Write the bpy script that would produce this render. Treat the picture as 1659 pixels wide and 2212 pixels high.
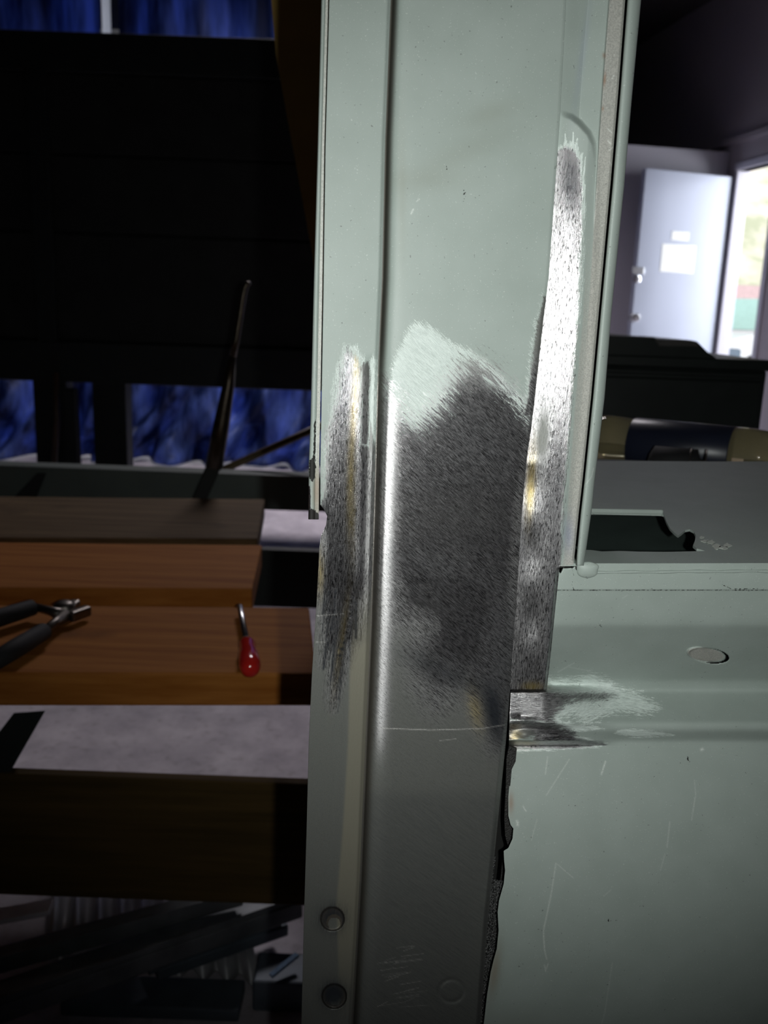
import bpy, bmesh, math, random
import numpy as np
from mathutils import Vector, Matrix

for o in list(bpy.data.objects):
    bpy.data.objects.remove(o)
SC = bpy.context.scene
COL = SC.collection
rnd = random.Random(7)

# ------------------------------------------------------------------ camera
FPX, CX, CY = 1916.0, 829.5, 1106.0
CAM = np.array([0.0, 0.0, 1.0])
PITCH, ROLL = math.radians(12.65), math.radians(2.08)
_f = np.array([0, math.cos(PITCH), -math.sin(PITCH)])
_r0 = np.array([1.0, 0, 0]); _u0 = np.array([0, math.sin(PITCH), math.cos(PITCH)])
_r = math.cos(ROLL) * _r0 + math.sin(ROLL) * _u0
_u = -math.sin(ROLL) * _r0 + math.cos(ROLL) * _u0
cd = bpy.data.cameras.new('camera'); cam = bpy.data.objects.new('camera', cd); COL.objects.link(cam)
cd.sensor_fit = 'VERTICAL'; cd.sensor_height = 36.0; cd.lens = 36.0 * FPX / 2212.0
cd.clip_start = 0.02; cd.clip_end = 200
m = Matrix.Identity(4)
for i in range(3):
    m[i][0] = _r[i]; m[i][1] = _u[i]; m[i][2] = -_f[i]; m[i][3] = CAM[i]
cam.matrix_world = m
cd.dof.use_dof = True; cd.dof.focus_distance = 0.45; cd.dof.aperture_fstop = cd.lens / 2.3
SC.camera = cam

# ------------------------------------------------------------------ exposure, world, lights
SC.view_settings.view_transform = 'Standard'; SC.view_settings.look = 'None'
SC.view_settings.exposure = 0.0; SC.view_settings.gamma = 1.0
SC.view_settings.use_curve_mapping = False
W = bpy.data.worlds.new('sky'); SC.world = W; W.use_nodes = True
_bg = W.node_tree.nodes['Background']
_bg.inputs['Color'].default_value = (0.86, 0.93, 1.0, 1); _bg.inputs['Strength'].default_value = 1.2

def lamp(name, kind, loc, target, energy, color=(1, 1, 1), **kw):
    d = bpy.data.lights.new(name, kind); d.energy = energy; d.color = color
    for k, v in kw.items(): setattr(d, k, v)
    o = bpy.data.objects.new(name, d); COL.objects.link(o); o.location = loc
    o.rotation_euler = (Vector(target) - Vector(loc)).to_track_quat('-Z', 'Y').to_euler()
    return o
# the camera's own flash beside its lens
lamp('camera_flash', 'SPOT', (0.030, -0.004, 1.0), (0.09, 1.0, 0.86), 8.1, (0.96, 1.0, 0.97),
     spot_size=math.radians(86), spot_blend=1.0, shadow_soft_size=0.0035)
# daylight: sun outside, sky light at the door, and behind the tarpaulins; plus an unseen ceiling lamp added for wall and floor
lamp('sun', 'SUN', (6, 4, 10), (4.5, 10, 0), 2.4, (1, 0.95, 0.88), angle=math.radians(1))
lamp('door_daylight', 'AREA', (4.1, 6.3, 1.6), (2.2, 6.75, 0.8), 120, (0.9, 0.94, 1.0), shape='RECTANGLE', size=1.2, size_y=1.8)
lamp('added_ceiling_light', 'AREA', (-0.1, 4.5, 3.42), (-0.25, 4.3, 0), 46, (1.0, 0.93, 0.98), shape='RECTANGLE', size=0.9, size_y=0.9, spread=math.radians(128))
lamp('yard_daylight', 'AREA', (-1.6, 7.4, 1.5), (-1.6, 5.5, 1.3), 40, (0.95, 0.97, 1.0), shape='RECTANGLE', size=4.5, size_y=2.6)

# ------------------------------------------------------------------ pixel <-> place helpers
def rays(px, py):
    px = np.asarray(px, float); py = np.asarray(py, float)
    return _f * FPX + (px - CX)[..., None] * _r + (CY - py)[..., None] * _u
def at(px, py, Y):
    d = rays(px, py); return CAM + d * (Y / d[..., 1])[..., None]
def atz(px, py, z):
    d = rays(px, py); return CAM + d * ((z - CAM[2]) / d[..., 2])[..., None]
Y0, TA = 0.42, math.tan(math.radians(8))
def onpanel(px, py, off=0.0, ta=TA):
    d = rays(px, py); t = (Y0 + off) / (d[..., 1] - ta * d[..., 0])
    return CAM + d * t[..., None]
def V3(a): return Vector((float(a[0]), float(a[1]), float(a[2])))
def line(*pts):
    ys = np.array([p[1] for p in pts], float); xs = np.array([p[0] for p in pts], float)
    def f(v):
        v = np.asarray(v, float); r = np.interp(v, ys, xs)
        s0 = (xs[1] - xs[0]) / (ys[1] - ys[0]); s1 = (xs[-1] - xs[-2]) / (ys[-1] - ys[-2])
        r = np.where(v < ys[0], xs[0] + s0 * (v - ys[0]), r)
        return np.where(v > ys[-1], xs[-1] + s1 * (v - ys[-1]), r)
    return f
def sd(poly, x, y):
    """signed distance in pixels, positive inside"""
    P = np.array(poly, float); n = len(P)
    d2 = np.full(np.shape(x), 1e18); ins = np.zeros(np.shape(x), bool)
    for i in range(n):
        a = P[i]; b = P[(i + 1) % n]; e = b - a; wx = x - a[0]; wy = y - a[1]
        t = np.clip((wx * e[0] + wy * e[1]) / (e @ e + 1e-9), 0, 1)
        d2 = np.minimum(d2, (wx - t * e[0]) ** 2 + (wy - t * e[1]) ** 2)
        c = (a[1] > y) != (b[1] > y)
        with np.errstate(divide='ignore', invalid='ignore'):
            xi = a[0] + (y - a[1]) * (b[0] - a[0]) / (b[1] - a[1] if b[1] != a[1] else 1e-9)
        ins ^= c & (x < xi)
    d = np.sqrt(d2)
    return np.where(ins, d, -d)
def soft(poly, s):
    return lambda x, y: np.clip(0.5 + sd(poly, x, y) / (2.0 * s), 0, 1)
def umax(*fs):
    return lambda x, y: np.maximum.reduce([f(x, y) for f in fs])
def blob(cx, cy, rx, ry, ang=0, k=1.0):
    a = math.radians(ang); c, s = math.cos(a), math.sin(a)
    def f(x, y):
        dx, dy = x - cx, y - cy
        return k * np.exp(-(((dx * c + dy * s) / rx) ** 2 + ((-dx * s + dy * c) / ry) ** 2))
    return f
def scratches(segs):
    def f(x, y):
        r = np.zeros(np.shape(x))
        for (x0, y0, x1, y1, w, k) in segs:
            ex, ey = x1 - x0, y1 - y0; L2 = ex * ex + ey * ey
            t = np.clip(((x - x0) * ex + (y - y0) * ey) / L2, 0, 1)
            d2 = (x - x0 - t * ex) ** 2 + (y - y0 - t * ey) ** 2
            r = np.maximum(r, k * np.exp(-d2 / (w * w)))
        return r
    return f
def sm(a, b, x):
    t = np.clip((x - a) / (b - a), 0, 1); return t * t * (3 - 2 * t)

# ------------------------------------------------------------------ node helper
class NT:
    def __init__(s, name):
        s.mat = bpy.data.materials.new(name); s.mat.use_nodes = True
        s.t = s.mat.node_tree; s.b = s.t.nodes['Principled BSDF']
    def put(s, inp, v):
        if isinstance(v, bpy.types.NodeSocket): s.t.links.new(v, inp)
        elif isinstance(v, tuple) and len(v) == 3 and inp.type == 'RGBA': inp.default_value = (*v, 1)
        else: inp.default_value = v
    def n(s, typ, props=None, **inp):
        nd = s.t.nodes.new(typ)
        for k, v in (props or {}).items(): setattr(nd, k, v)
        for k, v in inp.items(): s.put(nd.inputs[int(k[1:]) if k[0] == '_' else k], v)
        return nd
    def attr(s, name): return s.n('ShaderNodeAttribute', {'attribute_name': name}).outputs['Fac']
    def math(s, op, a, b=0.0, clamp=False):
        return s.n('ShaderNodeMath', {'operation': op, 'use_clamp': clamp}, _0=a, _1=b).outputs[0]
    def mix(s, f, a, b):
        nd = s.n('ShaderNodeMix', {'data_type': 'RGBA'}); s.put(nd.inputs[0], f); s.put(nd.inputs[6], a); s.put(nd.inputs[7], b)
        return nd.outputs[2]
    def mul(s, f, a, b):
        nd = s.n('ShaderNodeMix', {'data_type': 'RGBA', 'blend_type': 'MULTIPLY'}); s.put(nd.inputs[0], f); s.put(nd.inputs[6], a); s.put(nd.inputs[7], b)
        return nd.outputs[2]
    def ramp(s, v, a, b, lo=0.0, hi=1.0):
        nd = s.n('ShaderNodeMapRange'); s.put(nd.inputs[0], v); s.put(nd.inputs[1], a); s.put(nd.inputs[2], b); s.put(nd.inputs[3], lo); s.put(nd.inputs[4], hi)
        return nd.outputs[0]
    def coords(s, rot=(0, 0, 0), scale=(1, 1, 1)):
        tc = s.n('ShaderNodeTexCoord').outputs['Object']
        r = s.n('ShaderNodeMapping', None, Vector=tc, Rotation=rot).outputs[0]
        return s.n('ShaderNodeMapping', None, Vector=r, Scale=scale).outputs[0]
    def noise(s, vec, scale, detail=2.0, rough=0.5):
        return s.n('ShaderNodeTexNoise', None, Vector=vec, Scale=scale, Detail=detail, Roughness=rough).outputs['Fac']
    def bump(s, h, strength, dist, normal=None):
        nd = s.n('ShaderNodeBump', None, Height=h, Strength=strength, Distance=dist)
        if normal: s.put(nd.inputs['Normal'], normal)
        return nd.outputs[0]
    def out(s, **k):
        for a, v in k.items(): s.put(s.b.inputs[a.replace('_', ' ')], v)
        return s.mat

PAINT = (0.325, 0.375, 0.345)
def body_mat(name, ang, along=280.0, across=5000.0, spark=0.8, rough=0.24, dist=0.00022, pits=0.5):
    """sage primer paint worn to white, ground steel and galvanised steel; brushed along ang (deg from +x in the x-z plane)"""
    q = NT(name); rot = (0, math.radians(ang), 0)
    base = q.coords()
    st = q.coords(rot, (along, along, across))          # long along the stroke
    fine = q.noise(st, 1.0, 3.0, 0.6)
    mid = q.noise(q.coords(rot, (90, 90, 1300)), 1.0, 3.0, 0.6)
    grain = q.noise(base, 3200, 2.0, 0.6)
    fc = q.ramp(q.math('ADD', q.math('MULTIPLY', fine, 0.6), q.math('ADD', q.math('MULTIPLY', grain, 0.28), q.math('MULTIPLY', mid, 0.12))), 0.42, 0.58)
    patch = q.noise(base, 45, 3.0)
    dither = q.math('ADD', q.math('MULTIPLY', fine, 0.45), q.math('ADD', q.math('MULTIPLY', mid, 0.3), q.math('MULTIPLY', grain, 0.25)))
    dn = q.math('MINIMUM', q.math('MAXIMUM', q.math('MULTIPLY', q.math('SUBTRACT', dither, 0.5), 3.6), -0.44), 0.44)
    def mask(a): return q.ramp(q.math('ADD', q.attr(a), dn), 0.46, 0.54)
    M, Wm = mask('m'), mask('w')
    sc = q.math('MULTIPLY', q.attr('sc'), q.ramp(grain, 0.35, 0.6))
    dith = lambda a: q.math('ADD', a, q.math('MULTIPLY', q.math('MULTIPLY', a, q.math('SUBTRACT', 1.0, a)), q.math('MULTIPLY', dn, 3.0)), True)
    gz = dith(q.attr('gz')); gold = dith(q.attr('gold')); dk = dith(q.attr('dk')); beige = q.attr('beige'); bl = q.ramp(q.math('ADD', q.attr('bl'), q.math('MULTIPLY', q.math('SUBTRACT', q.noise(base, 900, 3), 0.5), 1.2)), 0.45, 0.55)
    # paint
    c = q.mix(q.ramp(patch, 0.3, 0.7), (PAINT[0] * 0.95, PAINT[1] * 0.95, PAINT[2] * 0.95), (PAINT[0] * 1.04, PAINT[1] * 1.03, PAINT[2] * 1.04))
    c = q.mix(q.attr('pr'), c, q.mix(q.ramp(q.noise(base, 1400, 3), 0.35, 0.65), (0.30, 0.30, 0.275), (0.43, 0.42, 0.385)))
    speck = q.ramp(q.noise(base, 1500, 1.0), 0.70, 0.74)
    c = q.mix(q.math('MULTIPLY', speck, 0.35), c, (0.7, 0.75, 0.7))
    dirt = q.ramp(q.noise(base, 700, 1.0), 0.75, 0.785)
    c = q.mix(q.math('MULTIPLY', dirt, 0.55), c, (0.06, 0.06, 0.055))
    c = q.mix(q.attr('stain'), c, (0.20, 0.215, 0.165)); c = q.mix(q.attr('grime_shade'), c, (0.045, 0.038, 0.028))
    c = q.mix(q.attr('rust'), c, (0.25, 0.13, 0.07))
    c = q.mix(q.attr('ink'), c, (0.22, 0.25, 0.36))
    c = q.mix(Wm, c, q.mix(fc, (0.46, 0.52, 0.49), (0.68, 0.75, 0.71)))
    c = q.mix(sc, c, (0.75, 0.78, 0.74))
    # metal
    steel = q.mix(q.math('MAXIMUM', fc, q.math('MULTIPLY', q.attr('sp'), 0.8)), (0.10, 0.095, 0.10), (0.78, 0.76, 0.77))  # sp paints the steel brighter where the highlight runs
    pit = q.math('MULTIPLY', q.ramp(q.noise(q.coords(rot, (420, 420, 2000)), 1.0, 2.0, 0.6), 0.56, 0.63), pits)
    steel = q.mix(pit, steel, (0.02, 0.019, 0.02))
    zinc = q.mix(grain, (0.105, 0.108, 0.10), (0.22, 0.225, 0.207))
    mc = q.mix(gz, steel, zinc)
    mc = q.mix(q.math('MULTIPLY', gold, 0.75), mc, (0.62, 0.47, 0.16))
    mc = q.mix(beige, mc, (0.31, 0.285, 0.21))
    mc = q.mix(q.attr('grime_shade'), mc, (0.10, 0.085, 0.07)); mc = q.mix(q.math('MULTIPLY', dk, 0.93), mc, (0.03, 0.035, 0.045))
    mc = q.mix(q.math('MULTIPLY', sc, 0.9), mc, (0.95, 0.92, 0.88))
    c = q.mix(M, c, mc)
    c = q.mix(bl, c, (0.012, 0.011, 0.01))
    dull = q.math('MULTIPLY', q.math('MAXIMUM', gz, q.math('MULTIPLY', dk, 0.6)), 0.5)
    met = q.math('MULTIPLY', M, q.math('SUBTRACT', 0.96, dull))
    met = q.math('MULTIPLY', met, q.math('SUBTRACT', 1.0, bl), True)
    rg = q.mix(M, (0.52, 0.52, 0.52), q.mix(gz, (rough, rough, rough), (0.5, 0.5, 0.5)))
    rg = q.math('ADD', rg, q.math('ADD', q.math('MULTIPLY', bl, 0.2), q.math('MULTIPLY', M, q.math('ADD', q.math('MULTIPLY', q.attr('sp'), 0.09), q.math('MULTIPLY', q.attr('ro'), 0.3)))))
    hm = q.math('ADD', q.math('MULTIPLY', fine, 0.9), q.math('ADD', q.math('MULTIPLY', mid, 0.6), q.math('MULTIPLY', grain, 0.25)))
    ms = q.math('MULTIPLY', M, q.math('SUBTRACT', spark, q.math('MULTIPLY', gz, spark * 0.55)))
    b1 = q.n('ShaderNodeBump', None, Height=hm, Strength=ms, Distance=dist).outputs[0]
    b2 = q.bump(q.noise(base, 1300, 2), 0.10, 0.0002, b1)
    lay = q.math('ADD', q.math('MULTIPLY', M, -1.0), q.math('MULTIPLY', q.math('MULTIPLY', Wm, q.math('SUBTRACT', 1.0, M)), -0.3))
    b3 = q.bump(lay, 0.35, 0.0002, b2)
    tg = q.n('ShaderNodeTangent', {'direction_type': 'RADIAL', 'axis': 'Z'}).outputs[0]
    return q.out(Base_Color=c, Metallic=met, Roughness=rg, Normal=b3, Tangent=tg, Anisotropic=q.math('MULTIPLY', q.math('MULTIPLY', q.attr('sp'), M), 0.8), Anisotropic_Rotation=0.25)

def plain(name, color, rough=0.6, metallic=0.0, var=0.15, scale=30, bump=0.0, stretch=(1, 1, 1), bscale=None, detail=4, **kw):
    q = NT(name); cc = q.coords((0, 0, 0), stretch)
    n = q.ramp(q.noise(cc, scale, detail), 0.3, 0.7)
    lo = tuple(x * (1 - var) for x in color); hi = tuple(min(1, x * (1 + var)) for x in color)
    nm = {}
    if bump: nm['Normal'] = q.bump(q.noise(cc, bscale or scale * 4, 3), bump, 0.002)
    return q.out(Base_Color=q.mix(n, lo, hi), Roughness=rough, Metallic=metallic, **nm, **kw)

# ------------------------------------------------------------------ object helpers
def tag(o, label, cat, group=None):
    o['label'] = label; o['category'] = cat
    if group: o['group'] = group
    return o
def thing(name, label, cat, loc, group=None):
    o = bpy.data.objects.new(name, None); COL.objects.link(o); o.location = V3(loc); o.empty_display_size = 0.05
    return tag(o, label, cat, group)
def link(name, me, mat, parent=None, label=None):
    o = bpy.data.objects.new(name, me); COL.objects.link(o)
    if mat: me.materials.append(mat)
    if parent is not None:
        o.parent = parent
        inv = Matrix.Identity(4); p = parent
        while p is not None:
            inv = inv @ Matrix.Translation(p.location) if p.type == 'EMPTY' else inv
            p = p.parent
        o.matrix_parent_inverse = inv.inverted()
    if label: o['label'] = label
    return o
def sheet(name, v0, v1, L, R, du, dv, off, mat, parent, attrs=None, wrapL=0.0, wrapR=0.0, ta=TA, label=None, wrapB=0.0):
    nv = int(abs(v1 - v0) / dv) + 1; v = np.linspace(v0, v1, nv)
    l, r = L(v), R(v); nu = max(2, int(np.max(r - l) / du) + 1)
    t = np.linspace(0, 1, nu)
    X = l[:, None] * (1 - t) + r[:, None] * t; Yp = np.repeat(v[:, None], nu, 1)
    O = off(X, Yp, l[:, None], r[:, None]) * np.ones_like(X)
    def pad(A, a, b): return np.concatenate(([A[:, :1] + a] if wrapL else []) + [A] + ([A[:, -1:] + b] if wrapR else []), 1)
    O = pad(O, wrapL, wrapR); X = pad(X, 0, 0); Yp = pad(Yp, 0, 0)
    if wrapB:
        O = np.concatenate([O, O[-1:] + wrapB], 0); X = np.concatenate([X, X[-1:]], 0); Yp = np.concatenate([Yp, Yp[-1:]], 0)
    P = onpanel(X, Yp, O, ta)
    h, w = X.shape
    idx = np.arange(h * w).reshape(h, w)
    F = np.stack([idx[:-1, :-1], idx[1:, :-1], idx[1:, 1:], idx[:-1, 1:]], -1).reshape(-1, 4)
    me = bpy.data.meshes.new(name)
    me.vertices.add(h * w); me.vertices.foreach_set('co', P.reshape(-1).astype(np.float32))
    me.loops.add(F.size); me.loops.foreach_set('vertex_index', F.reshape(-1).astype(np.int32))
    me.polygons.add(len(F)); me.polygons.foreach_set('loop_start', np.arange(0, F.size, 4, dtype=np.int32))
    try: me.polygons.foreach_set('loop_total', np.full(len(F), 4, np.int32))
    except Exception: pass
    me.update(); me.validate()
    me.polygons.foreach_set('use_smooth', np.ones(len(F), bool))
    for k, fn in (attrs or {}).items():
        a = me.attributes.new(k, 'FLOAT', 'POINT'); a.data.foreach_set('value', (fn(X, Yp) * np.ones_like(X)).reshape(-1).astype(np.float32))
    return link(name, me, mat, parent, label)
def bmobj(name, bm, mat, parent=None, label=None, smooth=False):
    bmesh.ops.recalc_face_normals(bm, faces=bm.faces[:])
    me = bpy.data.meshes.new(name); bm.to_mesh(me); bm.free()
    if smooth: me.polygons.foreach_set('use_smooth', np.ones(len(me.polygons), bool))
    return link(name, me, mat, parent, label)
def hexa(bm, c8, bevel=0.0, seg=2):
    """box from eight corners: bottom ring a b c d, top ring e f g h"""
    vs = [bm.verts.new(V3(c)) for c in c8]
    fs = [(0, 1, 2, 3), (4, 5, 6, 7), (0, 1, 5, 4), (1, 2, 6, 5), (2, 3, 7, 6), (3, 0, 4, 7)]
    faces = [bm.faces.new([vs[i] for i in f]) for f in fs]
    if bevel:
        es = list({e for f in faces for e in f.edges})
        bmesh.ops.bevel(bm, geom=es, offset=bevel, segments=seg, affect='EDGES', profile=0.5)
def box(bm, lo, hi, bevel=0.0, M=None, seg=2):
    c = [(lo[0], lo[1], lo[2]), (hi[0], lo[1], lo[2]), (hi[0], hi[1], lo[2]), (lo[0], hi[1], lo[2]),
         (lo[0], lo[1], hi[2]), (hi[0], lo[1], hi[2]), (hi[0], hi[1], hi[2]), (lo[0], hi[1], hi[2])]
    if M is not None: c = [M @ Vector(x) for x in c]
    hexa(bm, c, bevel, seg)
def beam(bm, p0, p1, w, h, bevel=0.0, up=(0, 0, 1)):
    p0, p1 = V3(p0), V3(p1); d = (p1 - p0).normalized(); s = d.cross(Vector(up)).normalized(); u = s.cross(d)
    c = []
    for k in (-.5, .5):
        for (p, a) in ((p0, -.5), (p0, .5), (p1, .5), (p1, -.5)):
            c.append(p + s * (a * w) + u * (k * h))
    hexa(bm, c, bevel)
def tube(bm, pts, rad, n=12, cap=True):
    pts = [V3(p) for p in pts]; rad = rad if isinstance(rad, (list, tuple)) else [rad] * len(pts)
    rings = []; prev = None
    for i, p in enumerate(pts):
        d = (pts[min(i + 1, len(pts) - 1)] - pts[max(i - 1, 0)]).normalized()
        a = d.orthogonal().normalized() if prev is None else (prev - d * prev.dot(d)).normalized()
        prev = a; b = d.cross(a)
        rings.append([bm.verts.new(p + (a * math.cos(2 * math.pi * k / n) + b * math.sin(2 * math.pi * k / n)) * rad[i]) for k in range(n)])
    for A, B in zip(rings, rings[1:]):
        for k in range(n): bm.faces.new((A[k], A[(k + 1) % n], B[(k + 1) % n], B[k]))
    if cap: bm.faces.new(rings[0]); bm.faces.new(rings[-1])
def lathe(bm, p0, p1, prof, n=32, cap=True):
    """profile of (fraction along the axis, radius)"""
    a, b = V3(p0), V3(p1); tube(bm, [a.lerp(b, t) for t, _ in prof], [r for _, r in prof], n, cap)
def prism(bm, pts, vec):
    """polygon extruded by a vector"""
    A = [bm.verts.new(V3(p)) for p in pts]; B = [bm.verts.new(V3(p) + Vector(vec)) for p in pts]
    bm.faces.new(A); bm.faces.new(B[::-1]); n = len(A)
    for i in range(n): bm.faces.new((A[i], A[(i + 1) % n], B[(i + 1) % n], B[i]))
def structure(name, bm, mat, label=None):
    o = bmobj(name, bm, mat, None, label); o['kind'] = 'structure'; return o

# ------------------------------------------------------------------ setting
YAW = math.radians(11.0)
E1 = np.array([math.cos(YAW), math.sin(YAW), 0]); E2 = np.array([-math.sin(YAW), math.cos(YAW), 0])
UP = np.array([0, 0, 1.0])
H = at(1567, 560, 6.7); H[2] = 0                       # hinge of the workshop door, in the corner of two walls
def room(a, b, z): return H + E1 * a + E2 * b + UP * z   # a: along the back wall (to the right), b: along the right wall (away)
def rbox(bm, a0, a1, b0, b1, z0, z1, bevel=0.0):
    hexa(bm, [room(a0, b0, z0), room(a1, b0, z0), room(a1, b1, z0), room(a0, b1, z0), room(a0, b0, z1), room(a1, b0, z1), room(a1, b1, z1), room(a0, b1, z1)], bevel)

q = NT('concrete'); cc = q.coords()
n1 = q.ramp(q.noise(cc, 9, 6, 0.65), 0.35, 0.68); n2 = q.ramp(q.noise(cc, 40, 4), 0.55, 0.7)
MAT_FLOOR = q.out(Base_Color=q.mix(q.math('MULTIPLY', n2, 0.35), q.mix(n1, (0.40, 0.37, 0.41), (0.62, 0.58, 0.62)), (0.2, 0.17, 0.17)), Roughness=0.75)
MAT_WALL = plain('mauve_wall_paint', (0.46, 0.41, 0.44), 0.8, var=0.05, scale=2)
MAT_WHITE = plain('pale_wall_paint', (0.62, 0.59, 0.66), 0.7, var=0.04, scale=2)
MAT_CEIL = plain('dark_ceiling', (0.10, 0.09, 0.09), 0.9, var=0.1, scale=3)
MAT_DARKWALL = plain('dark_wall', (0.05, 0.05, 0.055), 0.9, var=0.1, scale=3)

bm = bmesh.new(); box(bm, (-7, -3.2, -0.12), (4.6, 13.5, 0)); structure('floor', bm, MAT_FLOOR, 'mottled grey concrete workshop floor')
ZC = 3.35
SKX0, SKX1, SKY0, SKY1 = -0.55, 0.35, 4.05, 4.95            # ceiling opening made up for the added lamp
bm = bmesh.new()
for lo, hi in (((-7, -3.2), (SKX0, 13.5)), ((SKX1, -3.2), (4.6, 13.5)), ((SKX0, -3.2), (SKX1, SKY0)), ((SKX0, SKY1), (SKX1, 13.5))):
    box(bm, (lo[0], lo[1], ZC), (hi[0], hi[1], ZC + 0.12))
structure('ceiling', bm, MAT_CEIL, 'dark ceiling with an opening added for the ceiling light')
# right wall with the doorway next to the corner
_d = rays(np.array(1652.), np.array(560.)); _k = np.linalg.solve(np.array([[_d[0], E2[0]], [_d[1], E2[1]]]), H[:2]); OP = float(_k[1]); ZD = 2.07
bm = bmesh.new()
rbox(bm, 0.0, 0.09, 0.0, 6.5, 0, ZC); rbox(bm, 0.0, 0.09, -OP, 0.0, ZD, ZC); rbox(bm, 0.0, 0.09, -9.5, -OP, 0, ZC)
structure('wall_right', bm, MAT_WALL, 'mauve grey workshop wall with an open doorway')
bm = bmesh.new(); rbox(bm, -0.03, 0.0, -9.4, 6.0, 2.26, 2.30); structure('trim_2', bm, MAT_WALL, 'thin rail along the mauve wall')
bm = bmesh.new()
rbox(bm, -0.012, 0.10, -OP - 0.05, -OP, 0, ZD + 0.05, 0.004); rbox(bm, -0.012, 0.10, -OP, 0.0, ZD, ZD + 0.05, 0.004)
rbox(bm, 0.0, 0.10, -0.03, 0.0, 0, ZD, 0.004); structure('trim_1', bm, MAT_WHITE, 'frame of the open workshop door')
# back partition: a lower room with a flat top, dark void above it
zt = float(at(1450, 320, 6.72)[2])
bm = bmesh.new(); rbox(bm, -2.2, -0.002, 0.10, 0.2, 0, zt); structure('wall_back', bm, MAT_WHITE, 'pale partition wall behind the open door')
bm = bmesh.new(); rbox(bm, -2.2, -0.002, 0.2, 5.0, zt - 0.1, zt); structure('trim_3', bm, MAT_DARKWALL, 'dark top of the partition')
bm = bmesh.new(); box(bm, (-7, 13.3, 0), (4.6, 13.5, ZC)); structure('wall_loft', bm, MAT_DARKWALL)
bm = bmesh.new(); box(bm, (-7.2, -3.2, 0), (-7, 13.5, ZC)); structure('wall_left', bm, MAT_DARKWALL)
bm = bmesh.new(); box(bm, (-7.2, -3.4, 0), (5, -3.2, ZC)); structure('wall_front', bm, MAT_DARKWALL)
# far wall with the wide gateway the tarpaulins close
bm = bmesh.new()
YW = 6.35
box(bm, (-7, YW, 0), (-4.4, YW + 0.12, ZC)); box(bm, (-4.4, YW, 2.75), (0.45, YW + 0.12, ZC))
box(bm, (0.35, YW, 0), (0.75, YW + 0.12, ZC))
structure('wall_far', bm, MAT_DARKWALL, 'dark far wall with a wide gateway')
bm = bmesh.new(); box(bm, (0.63, YW, 0), (0.75, 13.4, ZC)); structure('wall_side', bm, MAT_DARKWALL)

# the workshop door, open into the room
MAT_DOOR = plain('blue_grey_door_paint', (0.46, 0.49, 0.60), 0.38, var=0.03, scale=3)
MAT_CHROME = plain('brushed_chrome', (0.75, 0.75, 0.76), 0.25, 1.0, var=0.05)
dA = at(1377, 560, 6.45); dA[2] = 0
dd = (dA - H); dl = float(np.linalg.norm(dd)); dd /= dl; dn_ = np.array([dd[1], -dd[0], 0]); dn_ = dn_ if dn_[1] < 0 else -dn_
def dp(s, z, n=0.0): return H + dd * s + dn_ * n + UP * z
bm = bmesh.new()
hexa(bm, [dp(.02, .01), dp(dl, .01), dp(dl, .01, -.045), dp(.02, .01, -.045), dp(.02, 2.03), dp(dl, 2.03), dp(dl, 2.03, -.045), dp(.02, 2.03, -.045)], 0.003)
door = structure('door_1', bm, MAT_DOOR, 'blue grey workshop door standing open')
def doorpart(name, bm, mat): 
    o = bmobj(name, bm, mat, None); o.parent = door; return o
def onplane_s(px, py):
    d = rays(px, py); w = np.array([dn_[0], dn_[1], 0]); t = ((H - CAM) @ w) / (d @ w); p = CAM + d * t
    return float((p - H) @ dd), float(p[2])
s_, z_ = onplane_s(1366, 686)
bm = bmesh.new(); lathe(bm, dp(s_, z_, 0), dp(s_, z_, .065), [(0, .032), (.1, .032), (.15, .012), (.5, .012), (.6, .026), (.85, .030), (1, .018)], 24); doorpart('door_knob', bm, MAT_CHROME)
s_, z_ = onplane_s(1374, 603)
bm = bmesh.new(); lathe(bm, dp(s_, z_, 0), dp(s_, z_, .03), [(0, .028), (.5, .028), (.6, .018), (1, .015)], 24); doorpart('deadbolt', bm, MAT_CHROME)
s_, z_ = onplane_s(1374, 586)
bm = bmesh.new(); hexa(bm, [dp(s_ - .06, z_ - .02), dp(s_ + .04, z_ - .02), dp(s_ + .04, z_ - .02, .012), dp(s_ - .06, z_ - .02, .012), dp(s_ - .06, z_ + .03), dp(s_ + .04, z_ + .03), dp(s_ + .04, z_ + .03, .012), dp(s_ - .06, z_ + .03, .012)], .003); doorpart('latch_guard', bm, MAT_CHROME)
MAT_PAPER = plain('white_paper', (0.93, 0.92, 0.88), 0.7, var=0.02)
def notice(px0, py0, px1, py1, label):
    (a, z1), (b, z0) = onplane_s(px0, py0), onplane_s(px1, py1)
    bm = bmesh.new(); hexa(bm, [dp(a, z0), dp(b, z0), dp(b, z0, .002), dp(a, z0, .002), dp(a, z1), dp(b, z1), dp(b, z1, .002), dp(a, z1, .002)])
    tag(bmobj('paper_notice', bm, MAT_PAPER), label, 'notice', 'paper notices on the door')
notice(1452, 499, 1487, 521, 'small white paper notice on the open door, above the larger sheet')
notice(1431, 526, 1497, 591, 'large white paper sheet taped to the middle of the open door')

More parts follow.
